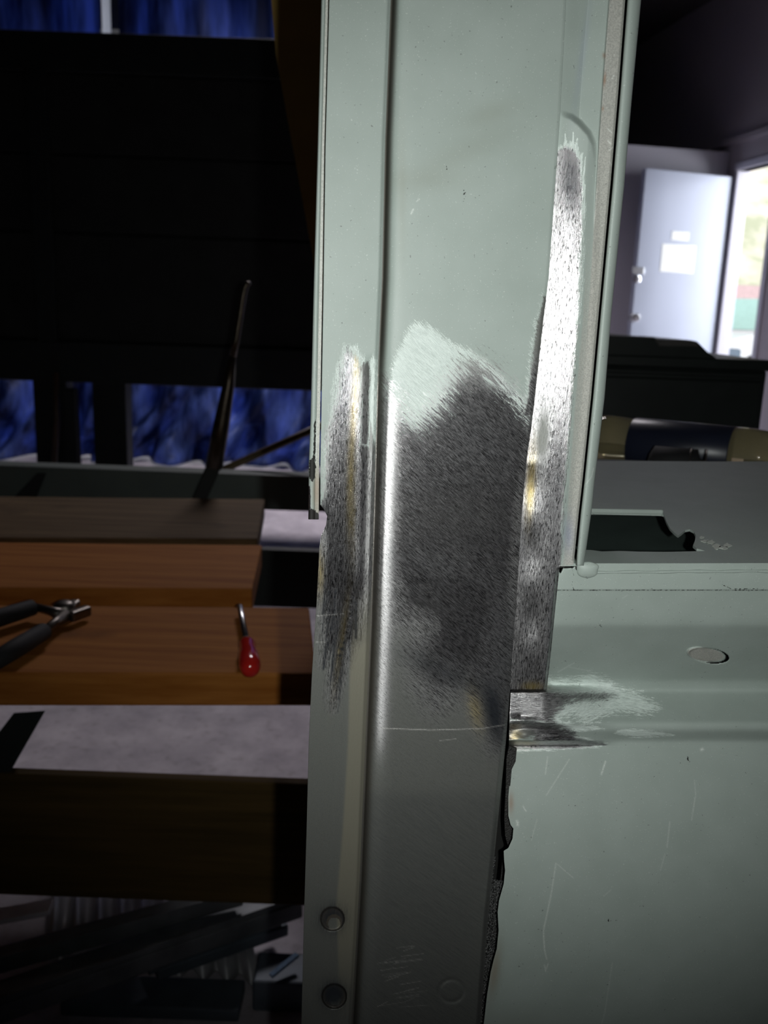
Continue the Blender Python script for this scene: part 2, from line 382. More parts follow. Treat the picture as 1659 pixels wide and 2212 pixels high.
# outside the door
q = NT('dry_hillside'); cc = q.coords()
MAT_HILL = q.out(Base_Color=q.mix(q.ramp(q.noise(cc, 0.9, 5, 0.6), 0.42, 0.6), (0.80, 0.74, 0.64), (0.46, 0.48, 0.34)), Roughness=0.95)
MAT_YARD = plain('pale_yard', (0.62, 0.62, 0.66), 0.85, var=0.06, scale=2)
bm = bmesh.new(); box(bm, (4.6, 2, -0.12), (22, 30, 0.0)); box(bm, (-9, 13.5, -0.12), (4.6, 30, 0.0)); structure('ground', bm, MAT_YARD, 'sunlit pale yard outside the door')
bm = bmesh.new()
nx, ny = 40, 24; g = {}
for i in range(nx):
    for j in range(ny):
        x = -4 + 30 * i / (nx - 1); t = j / (ny - 1); y = 19 + 14 * t
        g[i, j] = bm.verts.new((x, y, -0.3 + 9.5 * t ** 0.8 + rnd.uniform(-.25, .25) * (t > 0)))
for i in range(nx - 1):
    for j in range(ny - 1): bm.faces.new((g[i, j], g[i + 1, j], g[i + 1, j + 1], g[i, j + 1]))
hill = bmobj('hillside', bm, MAT_HILL, None, 'dry hillside with patches of green brush', True); hill['kind'] = 'structure'
bm = bmesh.new(); p0 = at(1560, 640, 18.5); p1 = at(1760, 640, 18.8)
beam(bm, (p0[0], p0[1], 0.9), (p1[0], p1[1], 0.9), 0.2, 1.8); structure('wall_yard', bm, plain('pink_wall', (0.72, 0.52, 0.52), 0.8), 'low reddish wall at the foot of the hillside')

# parked white car: lofted body, cabin, windscreen, mirror, wheels
MAT_CARW = plain('white_car_paint', (0.85, 0.86, 0.88), 0.2, var=0.02)
MAT_TEAL = plain('tinted_windscreen', (0.42, 0.66, 0.60), 0.12, var=0.1)
MAT_RUB = plain('black_rubber', (0.02, 0.02, 0.022), 0.6, var=0.2)
CR = math.radians(38)
cp = at(1578, 664, 13.6); cp[2] = 0; cp = cp - np.array([math.cos(CR) * .8, math.sin(CR) * .8, 0])
car = thing('car', 'white parked car with teal windscreen seen through the doorway', 'car', cp)
def cw(x, y, z): return cp + np.array([x * math.cos(CR) - y * math.sin(CR), x * math.sin(CR) + y * math.cos(CR), z])
def cbox(bm, a, b, bev): hexa(bm, [cw(x, y, z) for z in (a[2], b[2]) for x, y in ((a[0], a[1]), (b[0], a[1]), (b[0], b[1]), (a[0], b[1]))], bev)
def loft(bm, secs):
    rings = [[bm.verts.new(V3(cw(*p))) for p in s] for s in secs]; n = len(rings[0])
    for A, B in zip(rings, rings[1:]):
        for k in range(n): bm.faces.new((A[k], A[(k + 1) % n], B[(k + 1) % n], B[k]))
    bm.faces.new(rings[0]); bm.faces.new(rings[-1][::-1])
bm = bmesh.new()
loft(bm, [[(x, -.85 * w, .28), (x, .85 * w, .28), (x, .88 * w, .55), (x, .80 * w, h), (x, -.80 * w, h), (x, -.88 * w, .55)] for x, w, h in
          ((-.75, .86, .62), (-.6, .96, .76), (0.0, 1, .86), (.55, 1, .92), (2.6, 1, .92), (3.2, .97, .9), (3.45, .85, .7))])
bmesh.ops.bevel(bm, geom=bm.edges[:], offset=.03, segments=2, affect='EDGES'); bmobj('bodywork', bm, MAT_CARW, car, smooth=False)
bm = bmesh.new()
loft(bm, [[(.45, -.74, .9), (.45, .74, .9), (.46, .73, .93), (.46, -.73, .93)], [(1.15, -.70, .9), (1.15, .70, .9), (1.15, .58, 1.40), (1.15, -.58, 1.40)],
          [(2.3, -.70, .9), (2.3, .70, .9), (2.3, .58, 1.43), (2.3, -.58, 1.43)], [(3.0, -.68, .9), (3.0, .68, .9), (2.99, .66, .94), (2.99, -.66, .94)]])
bmobj('cabin', bm, MAT_CARW, car)
bm = bmesh.new(); hexa(bm, [cw(.47, -.66, .95), cw(.47, .66, .95), cw(.49, .66, .94), cw(.49, -.66, .94), cw(1.10, -.55, 1.40), cw(1.10, .55, 1.40), cw(1.13, .55, 1.39), cw(1.13, -.55, 1.39)]); bmobj('windscreen', bm, MAT_TEAL, car)
bm = bmesh.new(); hexa(bm, [cw(.75, -.76, .95), cw(2.1, -.76, .95), cw(2.1, -.70, .95), cw(.75, -.70, .95), cw(1.2, -.63, 1.36), cw(2.1, -.63, 1.38), cw(2.1, -.58, 1.38), cw(1.2, -.58, 1.36)]); bmobj('side_window', bm, MAT_TEAL, car)
bm = bmesh.new(); cbox(bm, (.66, -1.04, .96), (.82, -.84, 1.09), .03); bmobj('wing_mirror', bm, MAT_CARW, car)
for x in (0.05, 2.6):
    for s in (-1, 1):
        bm = bmesh.new(); lathe(bm, cw(x, .70 * s, .31), cw(x, .90 * s, .31), [(0, .2), (.05, .30), (.9, .30), (.95, .2), (1, .18)], 28); w_ = bmobj('wheel', bm, MAT_RUB, car)
bm = bmesh.new(); cbox(bm, (-.74, -.75, .55), (-.55, -.45, .70), .03); bmobj('headlamp', bm, plain('grey_lens', (.35, .36, .38), .15), car)
sb = at(1568, 755, 8.3); zb = float(sb[2])
bm = bmesh.new(); box(bm, (sb[0] - .10, sb[1] - .1, 0.0), (sb[0] + .11, sb[1] + .1, zb + .012), .02)
tag(bmobj('bucket_box', bm, plain('slate_plastic', (.07, .10, .13), .5)), 'small dark slate box standing outside the open doorway', 'box')

# ------------------------------------------------------------------ tarpaulins
q = NT('blue_tarpaulin'); cc = q.coords()
nz = q.noise(q.coords((0, 0, 0), (7, 7, 1.1)), 1.0, 4, 0.6); nb = q.ramp(nz, 0.38, 0.66)
col = q.mix(nb, (0.012, 0.028, 0.12), (0.20, 0.31, 0.80))
q.out(Base_Color=col, Roughness=0.45)
tr = q.n('ShaderNodeBsdfTranslucent', None, Color=col); mx = q.n('ShaderNodeMixShader'); q.put(mx.inputs[0], 0.55)
q.t.links.new(q.b.outputs[0], mx.inputs[1]); q.t.links.new(tr.outputs[0], mx.inputs[2]); q.t.links.new(mx.outputs[0], q.t.nodes['Material Output'].inputs['Surface'])
MAT_TARP = q.mat
q = NT('tarp_gap_light'); tr = q.n('ShaderNodeBsdfTranslucent', None, Color=(0.92, 0.94, 1.0)); mx = q.n('ShaderNodeMixShader'); q.put(mx.inputs[0], 0.9)
q.out(Base_Color=(0.75, 0.76, 0.85), Roughness=0.5)
q.t.links.new(q.b.outputs[0], mx.inputs[1]); q.t.links.new(tr.outputs[0], mx.inputs[2]); q.t.links.new(mx.outputs[0], q.t.nodes['Material Output'].inputs['Surface'])
MAT_GAPLIGHT = q.mat
YT = 5.68
def tarp(name, x0, x1, label, seed, gap_light=None):
    r = random.Random(seed); nx = max(6, int((x1 - x0) / 0.025)); nz_ = 110
    ph = [r.uniform(0, 6.28) for _ in range(6)]
    bm = bmesh.new(); V = {}
    for i in range(nx + 1):
        for j in range(nz_ + 1):
            x = x0 + (x1 - x0) * i / nx; z = 0.015 + 2.9 * j / nz_
            f = math.exp(-z / 0.45)
            y = YT + .05 * math.sin(x * 9 + ph[0]) + .025 * math.sin(x * 23 + ph[1] + z * .6)
            y += f * (.06 * math.sin(x * 14 + z * 11 + ph[2]) + .07 * math.sin(-x * 21 + z * 17 + ph[3]) + .05 * math.sin(x * 33 - z * 25 + ph[4])) - .05 * f
            V[i, j] = bm.verts.new((x, y, z))
    for i in range(nx):
        for j in range(nz_): bm.faces.new((V[i, j], V[i + 1, j], V[i + 1, j + 1], V[i, j + 1]))
    o = bmobj(name, bm, MAT_TARP, None, smooth=True); tag(o, label, 'tarpaulin', 'blue tarpaulins closing the gateway')
    s = o.modifiers.new('thick', 'SOLIDIFY'); s.thickness = 0.003
    return o
xg = float(at(262, 910, YT)[0])
tl = tarp('tarpaulin', -4.6, xg - .045, 'blue tarpaulin hanging left of the pale vertical strip', 3)
trp = tarp('tarpaulin', xg + .045, 0.62, 'blue crumpled tarpaulin hanging right of the pale vertical strip', 5)
bm = bmesh.new()
for j in range(24):
    z0, z1 = .02 + 2.9 * j / 24, .02 + 2.9 * (j + 1) / 24
    box(bm, (xg - .026, YT - .06, z0), (xg + .026, YT - .058, z1))
bmesh.ops.remove_doubles(bm, verts=bm.verts[:], dist=1e-5)
hm = bmobj('gap_light', bm, MAT_GAPLIGHT, None, 'pale translucent strip added for the light in the gap'); hm.parent = trp  # added strip, stands in for daylight in the gap between the tarpaulins
bm = bmesh.new(); beam(bm, (-4.6, YT + .05, 2.93), (.62, YT + .05, 2.93), .05, .05); structure('trim_4', bm, MAT_DARKWALL, 'rail carrying the tarpaulins')

# ------------------------------------------------------------------ dark rack in front of the tarpaulins
MAT_BLACK = plain('black_stained_board', (0.016, 0.018, 0.016), 0.7, var=0.25, scale=12)
MAT_BLACKF = plain('dark_green_frame', (0.012, 0.016, 0.015), 0.6, var=0.2, scale=12)
YR = 3.6
def rz(py): return float(at(330, py, YR)[2])
def rx(px): return float(at(px, 800, YR)[0])
rack = thing('storage_rack', 'tall black boarded rack standing in front of the blue tarpaulins', 'rack', (rx(100), YR + .2, 0))
xl, xr = -2.6, rx(760)
for (py0, py1) in ((163, 336), (341, 505), (511, 742)):
    bm = bmesh.new(); box(bm, (xl + .06, YR + .02, rz(py1)), (xr - .06, YR + .045, rz(py0)), .004); bmobj('board', bm, MAT_BLACK, rack)
bm = bmesh.new(); box(bm, (xl + .03, YR + .05, rz(745)), (xr - .03, YR + .07, rz(160)), .004); bmobj('back_panel', bm, MAT_BLACK, rack)
bm = bmesh.new(); box(bm, (xl, YR, rz(162)), (xr, YR + .4, rz(74)), .005); bmobj('top_rail', bm, MAT_BLACKF, rack)
bm = bmesh.new(); box(bm, (xl, YR, rz(832)), (xr, YR + .4, rz(744)), .005); bmobj('bottom_rail', bm, MAT_BLACKF, rack)
for x0, x1 in ((rx(58), rx(131)), (rx(188), rx(262)), (xr - .08, xr), (xl, xl + .08)):
    bm = bmesh.new(); box(bm, (x0, YR + .05, 0), (x1, YR + .14, rz(830)), .004); bmobj('leg', bm, MAT_BLACKF, rack)
bm = bmesh.new(); box(bm, (rx(86), YR - .006, rz(744)), (rx(126), YR + .02, rz(162)), .003); bmobj('stile', bm, MAT_BLACKF, rack)
# narrow things stored under the rack
def bars(name, pts, r, mat, label, cat): 
    bm = bmesh.new(); tube(bm, pts, r, 10); return tag(bmobj(name, bm, mat, None, smooth=True), label, cat)
MAT_BROWN = plain('dark_varnish', (0.10, 0.06, 0.04), 0.35, var=0.3)
MAT_TAN = plain('tan_bar', (0.14, 0.10, 0.05), 0.5, var=0.3)
p = at(128, 930, YR + .02); bars('curved_pole', [(p[0], YR - .02, 0.0), (p[0] - .012, YR - .02, .35), (p[0] + .006, YR - .02, .52), (p[0] + .012, YR - .02, .72)], .012, MAT_BROWN, 'thin dark curved pole leaning on the left rack leg', 'pole')
p = at(168, 905, YR + .02)
bm = bmesh.new(); box(bm, (p[0] - .03, YR - .06, 0), (p[0] + .02, YR - .012, .66), .003)
bracket = bmobj('timber_offcut', bm, MAT_BLACKF); tag(bracket, 'dark upright timber offcut between the two rack legs', 'timber')

# ------------------------------------------------------------------ the vehicle
veh = thing('vehicle_body', 'sage green vehicle body shell with ground bare steel door pillar', 'vehicle', (0.08, 0.46, 0.0))
MB_FACE = body_mat('worn_paint_face', -42)
MB_VERT = body_mat('worn_paint_upright', 88, spark=0.9, rough=0.21, dist=0.00020, pits=0.85)
MB_PANEL = body_mat('worn_paint_panel', -6, spark=0.7)

b1 = line((844, 0), (832, 300), (825, 600), (816, 800), (808, 1100), (800, 1350), (789, 1600), (777, 1900), (759, 2212))
lipL = line((694, 0), (686, 320), (677, 640), (671, 900), (667, 1000), (666, 1125))
lipR = line((709, 0), (700.5, 320), (696, 640), (691.5, 900), (689.5, 1000), (688.5, 1125))
flL = line((711.5, 0), (703, 320), (698.5, 640), (694, 900), (692, 1000), (692, 1090), (701, 1103), (707, 1115), (704, 1135), (694, 1156), (690, 1180), (684, 1300), (674, 1450), (667, 1600), (662, 1800), (656, 2000), (651, 2212))
b3 = line((1223, 0), (1210, 250), (1198, 420), (1185, 600), (1174, 690), (1153, 880), (1137, 1000), (1128, 1100), (1115, 1300), (1108, 1400), (1101, 1500), (1093, 1600), (1083, 1700), (1071, 1820), (1053, 2000), (1038, 2212))
b4 = line((1272, 300), (1262, 420), (1250, 690), (1233, 880), (1217, 1100), (1201, 1300), (1191, 1400), (1181, 1490))
g0 = line((1350.5, 0), (1335.5, 200), (1318.5, 400), (1293, 680), (1276.5, 860), (1258, 1040), (1250, 1110), (1241, 1200), (1240, 1212))

# door flange: the strip left of the groove
crease = line((768, 1250), (765, 1300), (757, 1400), (752, 1600), (740, 1800), (727, 1950), (735, 2212))
def dimple(x, y, cx, cy, r, d): return d * (1 - sm(r - 4, r, np.hypot(x - cx, y - cy)))
flS = line((711, 0), (698, 640), (690, 1100), (667, 1600), (651, 2212))
def off_fl(x, y, l, r):
    low = sm(1180, 1400, y)
    o = -0.0052 + 0.0000205 * (x - flS(y)) + 0.0012 * low * sm(0, 1, (crease(y) - x) / 25.0)
    o = o + 0.0016 * sm(8, 0, r - x)                              # rolled right edge
    gr = np.exp(-((x - 772) / 22.) ** 2) * sm(780, 960, y) * sm(1330, 1230, y)
    o = o + 0.0012 * np.exp(-((x - 801 + (y - 850) * .035) / 12.) ** 2) * sm(760, 800, y) * sm(1340, 1260, y) - 0.0014 * gr
    o = o + 0.0009 * np.exp(-((x - 700) / 10.) ** 2) * np.exp(-((y - 1140) / 45.) ** 2)
    o = o + dimple(x, y, 718, 1985, 27, .0040) + dimple(x, y, 722, 2152, 28, .0050)
    for k in range(10): o = o + dimple(x, y, 757 - 2.2 * max(0, k - 3) ** 1.35, 1290 + 14 * k, 5, .00012)
    return o
flM = [(690, 1100), (700, 1060), (703, 1000), (705, 930), (714, 903), (722, 870), (733, 815), (742, 770), (750, 752), (764, 765), (771, 778), (782, 800), (783, 960), (797, 965), (801, 900), (806, 900), (814, 1000), (830, 2700), (600, 2700), (600, 1120)]
flHi = [(781, 790), (797, 778), (800, 800), (795, 960), (783, 960)]
flG = [(690, 1100), (706, 920), (724, 860), (742, 760), (770, 775), (785, 820), (800, 1000), (802, 1260), (790, 1300), (775, 1380), (762, 1395), (745, 1440), (718, 1530), (712, 1500), (722, 1400), (700, 1435), (696, 1290), (690, 1290)]
strokes = []
_r2 = random.Random(21)
for k in range(26):
    x0 = _r2.uniform(698, 725); y0 = _r2.uniform(1240, 1400); strokes.append((x0 + 6, y0, x0 - 2, y0 + _r2.uniform(30, 90), _r2.uniform(.9, 2.2), _r2.uniform(.6, 1)))
for k in range(16):
    x0 = _r2.uniform(738, 752); y0 = _r2.uniform(1300, 1440); strokes.append((x0, y0, x0 - 14, y0 + _r2.uniform(50, 110), _r2.uniform(.9, 1.6), _r2.uniform(.5, .9)))
strokes += [(769, 1300, 769, 1378, 2.5, .9), (764, 1290, 766, 1360, 1.4, .7)]
flange = sheet('door_flange', -320, 2560, flL, b1, 1.9, 2.0, off_fl, MB_VERT, veh, {
    'm': lambda x, y: np.maximum(soft(flM, 16)(x, y) * (1 - sm(-3, 4, x - 797 - 24 * np.clip((y - 860) / 130., 0, 1) ** 2) * sm(1010, 980, y)), soft(flHi, 5)(x, y)),
    'w': umax(soft([(702, 1060), (699, 960), (712, 895), (726, 800), (745, 745), (770, 750), (790, 790), (805, 772), (813, 778), (812, 900), (803, 965), (780, 975), (720, 940)], 12), soft([(785, 790), (812, 772), (808, 960), (790, 965)], 5)),
    'gz': lambda x, y: 1 - soft(flG, 20)(x, y),
    'dk': lambda x, y: np.clip(scratches(strokes)(x, y) + blob(718, 1985, 29, 29)(x, y) * (np.hypot(x - 722, y - 1992) > 17) + blob(720, 2148, 26, 26)(x, y) * 1.3 + sum(blob(757 - 2.2 * max(0, k - 3) ** 1.35, 1290 + 14 * k, 5, 3, 0, .9)(x, y) for k in range(10)) + blob(690, 1110, 14, 30, 0, .8)(x, y) + blob(745, 850, 34, 190, 0, .5)(x, y), 0, 1),
    'sp': lambda x, y: np.clip(blob(790, 880, 14, 170, 2, .9)(x, y) + blob(784, 1190, 22, 110, 0, .9)(x, y), 0, 1),
    'grime_shade': lambda x, y: np.clip(1.3 * (np.hypot(x - 718, y - 1985) < 27) * (np.hypot(x - 722, y - 1995) > 13) + 1.2 * (np.hypot(x - 722, y - 2152) < 28) * (np.hypot(x - 724, y - 2160) > 12), 0, .97),  # shade inside the two dimples put into the colour, lower part left light
    'gold': lambda x, y: np.clip(blob(764, 900, 7, 160, 3)(x, y) * .55 + blob(758, 1080, 9, 110)(x, y) * .6 + blob(740, 1370, 7, 90, 8, .7)(x, y) + blob(692, 1240, 8, 40, 0, .6)(x, y), 0, 1),
    'beige': lambda x, y: .6 * sm(1230, 1420, y) * sm(-4, 4, x - crease(y)) * sm(2260, 2000, y),
    'sc': scratches([(686, 1330, 742, 1326, 1.2, .9), (683, 1387, 703, 1387, 1.2, .7)]),
}, wrapL=0.003, wrapR=0.011)

# rolled hem along the left edge of the pillar
def off_lip(x, y, l, r):
    t = (x - l) / (r - l)
    return -0.0035 - 0.0016 * np.sqrt(np.clip(1 - (t / .62 * 2 - 1) ** 2, 0, 1)) * (t < .62) + 0.0004 * (t > .62)
sheet('hem_lip', -320, 1122, lipL, lipR, 0.9, 2.0, off_lip, MB_VERT, veh, {
    'pr': lambda x, y: sm(.60, .66, (x - lipL(y)) / (lipR(y) - lipL(y))) * .9 * np.ones_like(x),
    'bl': umax(soft([(676, 985), (680, 975), (682, 1010), (681, 1030), (675, 1042), (668, 1030), (667, 1000)], 5), soft([(664, 1100), (676, 1100), (692, 1112), (692, 1130), (660, 1130)], 6), soft([(678, 915), (682, 905), (682, 975), (677, 985)], 3)),
    'rust': blob(684, 1060, 8, 45, 0, .45), 'stain': blob(684, 1060, 10, 60, 0, .5),
    'sc': scratches([(683, 905, 682, 1000, 1.0, 1), (682, 1010, 680, 1010, 1, 1)]),
    'm': soft([(664, 1050), (671, 1050), (671, 1110), (664, 1110)], 3),
}, wrapL=0.004, wrapR=0.006, wrapB=0.004)

# main face, with the groove at its left
def off_face(x, y, l, r):
    t = x - l
    o = 0.0065 * np.exp(-(np.maximum(t - 4, 0) / 6.5)) + 0.0030 * np.exp(-(np.maximum(t - 2, 0) / 17.0)) + 0.0000155 * t
    o = o + 0.0035 * sm(11, 0, r - x) * sm(1450, 1680, y) + 0.0004 * sm(6, 0, r - x)
    o = o - 0.0007 * np.sin(np.pi * np.clip(t / (r - l), 0, 1))
    o = o + 0.0006 * (np.exp(-((np.hypot((x - 975) / 26., (y - 2140) / 24.) - 1) / .18) ** 2))
    return o
fcM = [(810, 815), (838, 830), (858, 868), (872, 905), (905, 915), (945, 880), (968, 838), (1000, 792), (1030, 782), (1062, 803), (1095, 836), (1118, 862), (1140, 884), (1160, 870), (1330, 900), (1330, 2800), (600, 2800), (600, 815)]
fcSide = [(1162, 690), (1176, 640), (1240, 640), (1200, 900), (1130, 900), (1140, 860), (1148, 790)]
fcW = [(838, 830), (845, 800), (858, 762), (872, 735), (886, 706), (905, 698), (935, 708), (960, 730), (985, 748), (1018, 756), (1052, 778), (1085, 812), (1112, 842), (1134, 862), (1146, 800), (1160, 690), (1178, 640), (1240, 900), (1100, 990), (900, 960), (836, 900)]
grnd = [(820, 800), (1180, 800), (1150, 1200), (1100, 1580), (1075, 1600), (1040, 1520), (1000, 1480), (940, 1520), (912, 1480), (892, 1405), (905, 1360), (860, 1350), (840, 1330), (815, 1200)]
fscr = [(826, 1573, 930, 1577, 1.0, .9), (930, 1577, 1040, 1574, 1.0, .8), (1040, 1574, 1090, 1566, 1.0, .7), (900, 1265, 930, 1262, 1, .8), (905, 1272, 932, 1268, 1, .7), (912, 1282, 936, 1279, 1, .7), (950, 1600, 985, 1596, .8, .5),
        (888, 462, 893, 452, 1.5, .9), (900, 435, 906, 430, 1.2, .7)]
for k in range(26):
    x0 = _r2.uniform(800, 880); y0 = _r2.uniform(2045, 2180); fscr.append((x0, y0, x0 + _r2.uniform(20, 60), y0 - _r2.uniform(4, 12), .8, _r2.uniform(.15, .4)))
for k in range(22):
    x0 = _r2.uniform(940, 1090); y0 = _r2.uniform(1175, 1205); fscr.append((x0, y0, x0 + _r2.uniform(10, 26), y0 + 2, .9, _r2.uniform(.2, .6)))
for k in range(24):
    x0 = _r2.uniform(1088, 1108); y0 = _r2.uniform(1110, 1240); fscr.append((x0, y0, x0 + _r2.uniform(10, 20), y0 - 1, .9, _r2.uniform(.3, .6)))
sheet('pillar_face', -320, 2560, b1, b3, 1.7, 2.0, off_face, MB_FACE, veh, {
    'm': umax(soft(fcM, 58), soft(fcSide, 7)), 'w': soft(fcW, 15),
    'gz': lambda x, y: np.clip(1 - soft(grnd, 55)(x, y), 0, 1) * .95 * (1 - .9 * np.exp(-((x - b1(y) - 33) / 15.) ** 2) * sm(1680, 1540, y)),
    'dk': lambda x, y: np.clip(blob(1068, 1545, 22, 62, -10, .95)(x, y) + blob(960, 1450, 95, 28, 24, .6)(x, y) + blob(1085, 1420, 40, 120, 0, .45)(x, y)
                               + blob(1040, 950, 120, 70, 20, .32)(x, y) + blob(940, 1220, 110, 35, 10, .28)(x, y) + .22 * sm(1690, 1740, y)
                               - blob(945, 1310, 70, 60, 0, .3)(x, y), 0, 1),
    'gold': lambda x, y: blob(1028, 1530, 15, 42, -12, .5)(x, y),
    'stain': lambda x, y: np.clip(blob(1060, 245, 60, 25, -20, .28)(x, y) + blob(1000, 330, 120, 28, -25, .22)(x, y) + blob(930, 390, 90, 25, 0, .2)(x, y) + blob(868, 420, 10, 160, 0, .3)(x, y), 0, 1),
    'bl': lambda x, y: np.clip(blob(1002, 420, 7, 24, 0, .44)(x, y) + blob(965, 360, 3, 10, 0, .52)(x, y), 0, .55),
    'sc': lambda x, y: np.clip(scratches(fscr)(x, y) + blob(990, 1115, 150, 55, 0, .32)(x, y) + blob(930, 1310, 60, 40, 0, .14)(x, y), 0, 1), 'ro': lambda x, y: np.exp(-((x - b1(y) - 33) / 16.) ** 2) * .35 * sm(1050, 1400, y), 'sp': lambda x, y: np.exp(-((x - b1(y) - 33) / 16.) ** 2) * sm(1720, 1560, y), 'grime_shade': lambda x, y: np.clip(.95 * sm(22, 7, x - b1(y)) * (.75 + .25 * sm(900, 700, y)), 0, 1),  # groove: brown dirt plus the shade of the recess put into the colour
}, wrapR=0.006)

# return beside the face: upper channel, rounded ground steel strip, rough seam flange
rR = line((1350.5, -1), (1335.5, 200), (1318.5, 400), (1293, 680), (1276.5, 860), (1258, 1040), (1250, 1110), (1241, 1200), (1238.5, 1220), (1209, 1223), (1201, 1300), (1191, 1400), (1181, 1490))
g0u = line((1350.5, 0), (1335.5, 200))
def rRf(v):
    return np.where(np.asarray(v) < 0, g0u(v), rR(v))
rough0 = line((1316, 0), (1308, 100), (1301, 200), (1294, 300), (1288, 400), (1272, 680), (1258, 860), (1240, 1040), (1225, 1210))
valley = line((1271, 0), (1262, 100), (1252, 240), (1250, 300))
bumpP = [(1100, 252), (1212, 246), (1234, 253), (1252, 266), (1272, 288), (1284, 312), (1289, 345), (1290, 420), (1284, 700), (1300, 1700), (1000, 1700)]
DR = 0.0043
def off_ret(x, y, l, r):
    vl = valley(y); rg = rough0(y)
    ch = np.where(x < vl, 0.0045 + 0.0035 * np.clip((x - l) / (vl - l), 0, 1), 0.008 - 0.0055 * np.clip((x - vl) / (rg - vl), 0, 1))
    e4 = b4(y); t = np.clip((x - l) / (e4 - l), 0, 1.0)
    bu = 0.0042 - 0.0042 * t - 0.0009 * np.sin(np.pi * np.clip(t, 0, 1))
    bu = bu + 0.0018 * sm(0, 1, (x - e4 + 3) / np.maximum(rg - e4 + 6, 4)) * sm(1240, 1150, y) + 0.004 * sm(7, 0, e4 - x) * sm(1225, 1250, y)
    w = sm(-9, 7, sd(bumpP, x, y))
    o = ch * (1 - w) + bu * w
    o = o + DR - 0.0016 * sm(-2, 2, x - rg) * sm(520, 380, y) + 0.0012 * sm(5, 0, r - x) * (y < 1212)
    o = o + 0.0005 * np.sin(y / 23.) * np.exp(-((x - 1150) / 20.) ** 2) * sm(980, 1010, y)
    return o
stM = [(1208, 322), (1222, 318), (1238, 322), (1250, 345), (1257, 400), (1258, 480), (1251, 640), (1247, 700), (1241, 790), (1234, 880), (1225, 990), (1217, 1100), (1213, 1180), (1212, 1250), (1230, 1260), (1230, 1700), (900, 1700), (1100, 1000), (1190, 420), (1200, 330)]
topstr = [(1222, 318, 1221, 290, 2, .8), (1238, 322, 1238, 288, 2.4, .9), (1246, 330, 1248, 300, 2, .8), (1232, 320, 1232, 305, 2, .7), (1253, 350, 1259, 330, 2, .7), (1258, 420, 1264, 340, 1.8, .8), (1261, 470, 1264, 400, 1.4, .6)]
sheet('pillar_return', -320, 1490, b3, rRf, 1.3, 1.8, off_ret, MB_VERT, veh, {
    'm': lambda x, y: np.clip(soft(stM, 8)(x, y) + .0, 0, 1), 'w': lambda x, y: np.clip(soft(stM, 8)(x - 4, y + 9) * (y < 700) + scratches(topstr)(x, y) * .95, 0, 1),
    'pr': lambda x, y: np.clip(sm(-2, 2, x - rough0(y)) * .95 + sm(450, 800, y) * sm(0, 6, x - b4(y) - 6) * .8, 0, 1),
    'gold': lambda x, y: np.clip(blob(1146, 1050, 9, 70, 3)(x, y) + blob(1150, 1482, 22, 9)(x, y) + blob(1242, 960, 3, 80, 5, .5)(x, y), 0, 1),
    'gz': lambda x, y: np.clip(blob(1172, 945, 13, 55, 4, 1.2)(x, y) + .5 * soft([(1170, 800), (1185, 800), (1140, 1120), (1128, 1120)], 6)(x, y) * 0, 0, .9),
    'dk': lambda x, y: np.clip(blob(1202, 1050, 18, 110, 4, .35)(x, y) + blob(1130, 1180, 16, 60, 0, .35)(x, y) + blob(1232, 395, 20, 70, 0, .75)(x, y) + blob(1190, 1330, 8, 140, 4, .5)(x, y), 0, .9),
    'rust': lambda x, y: blob(1306, 172, 3, 14, 5, .8)(x, y) + blob(1305, 120, 4, 7, 0, .6)(x, y) + blob(1302, 235, 2.5, 5, 0, .7)(x, y),
    'ro': lambda x, y: .3 * sm(950, 1150, y), 'sp': lambda x, y: .5 - .25 * sm(800, 1050, y), 'ink': lambda x, y: blob(1228, 1155, 12, 40, 0, .5)(x, y) + blob(1258, 120, 8, 120, 8, .25)(x, y),
    'sc': scratches([(1322, 170, 1326, 163, 1, .9), (1312, 278, 1322, 287, 1, .9), (1314, 305, 1319, 310, 2, .9), (1316, 325, 1324, 318, 1, .9), (1318, 350, 1320, 358, 1, .8)]),
}, wrapR=0.03, wrapB=0.003)

# rolled window trim right of the black seam
tL = line((1355.5, 0), (1340, 200), (1323.5, 400), (1297.5, 680), (1281, 860), (1262.5, 1040), (1254.5, 1110), (1246, 1200), (1245, 1222))
tR = line((1385, 0), (1366, 200), (1348.5, 400), (1320.5, 680), (1306, 860), (1284.5, 1040), (1278.5, 1100), (1264.5, 1200), (1261, 1222))
def off_trim(x, y, l, r):
    t = (x - l) / (r - l)
    return DR + 0.0015 - 0.0034 * np.sqrt(np.clip(1 - (2 * t - 1) ** 2, 0, 1)) + 0.0018 * t
sheet('window_trim', -320, 1222, tL, tR, 1.2, 3.0, off_trim, MB_VERT, veh, {'sc': scratches([(1262, 1050, 1278, 1030, 1.0, .5), (1278, 1030, 1282, 1012, 1, .5)])}, wrapL=0.03, wrapR=0.014, wrapB=0.004)

# closed box section of the pillar behind the faces
bm = bmesh.new()
def pcol(px, py, o): return onpanel(np.array(px, float), np.array(py, float), o)
for (va, vb) in ((-320, 1180), (1180, 2560)):
    def ring(v):
        l, r = float(b1(v)) + 14, (float(tR(v)) - 7 if vb <= 1180 else float(b3(v)) + 60)
        k = .04 if vb <= 1180 else .055
        return [pcol(l, v, .04), pcol(r, v, k), pcol(r, v, .10), pcol(l, v, .10)]
    a, b = ring(va), ring(vb)
    hexa(bm, b + a)
bmobj('pillar_inner', bm, plain('dark_cavity_shade', (.012, .012, .011), .7), veh)  # near-black colour stands in for the shade inside the gaps

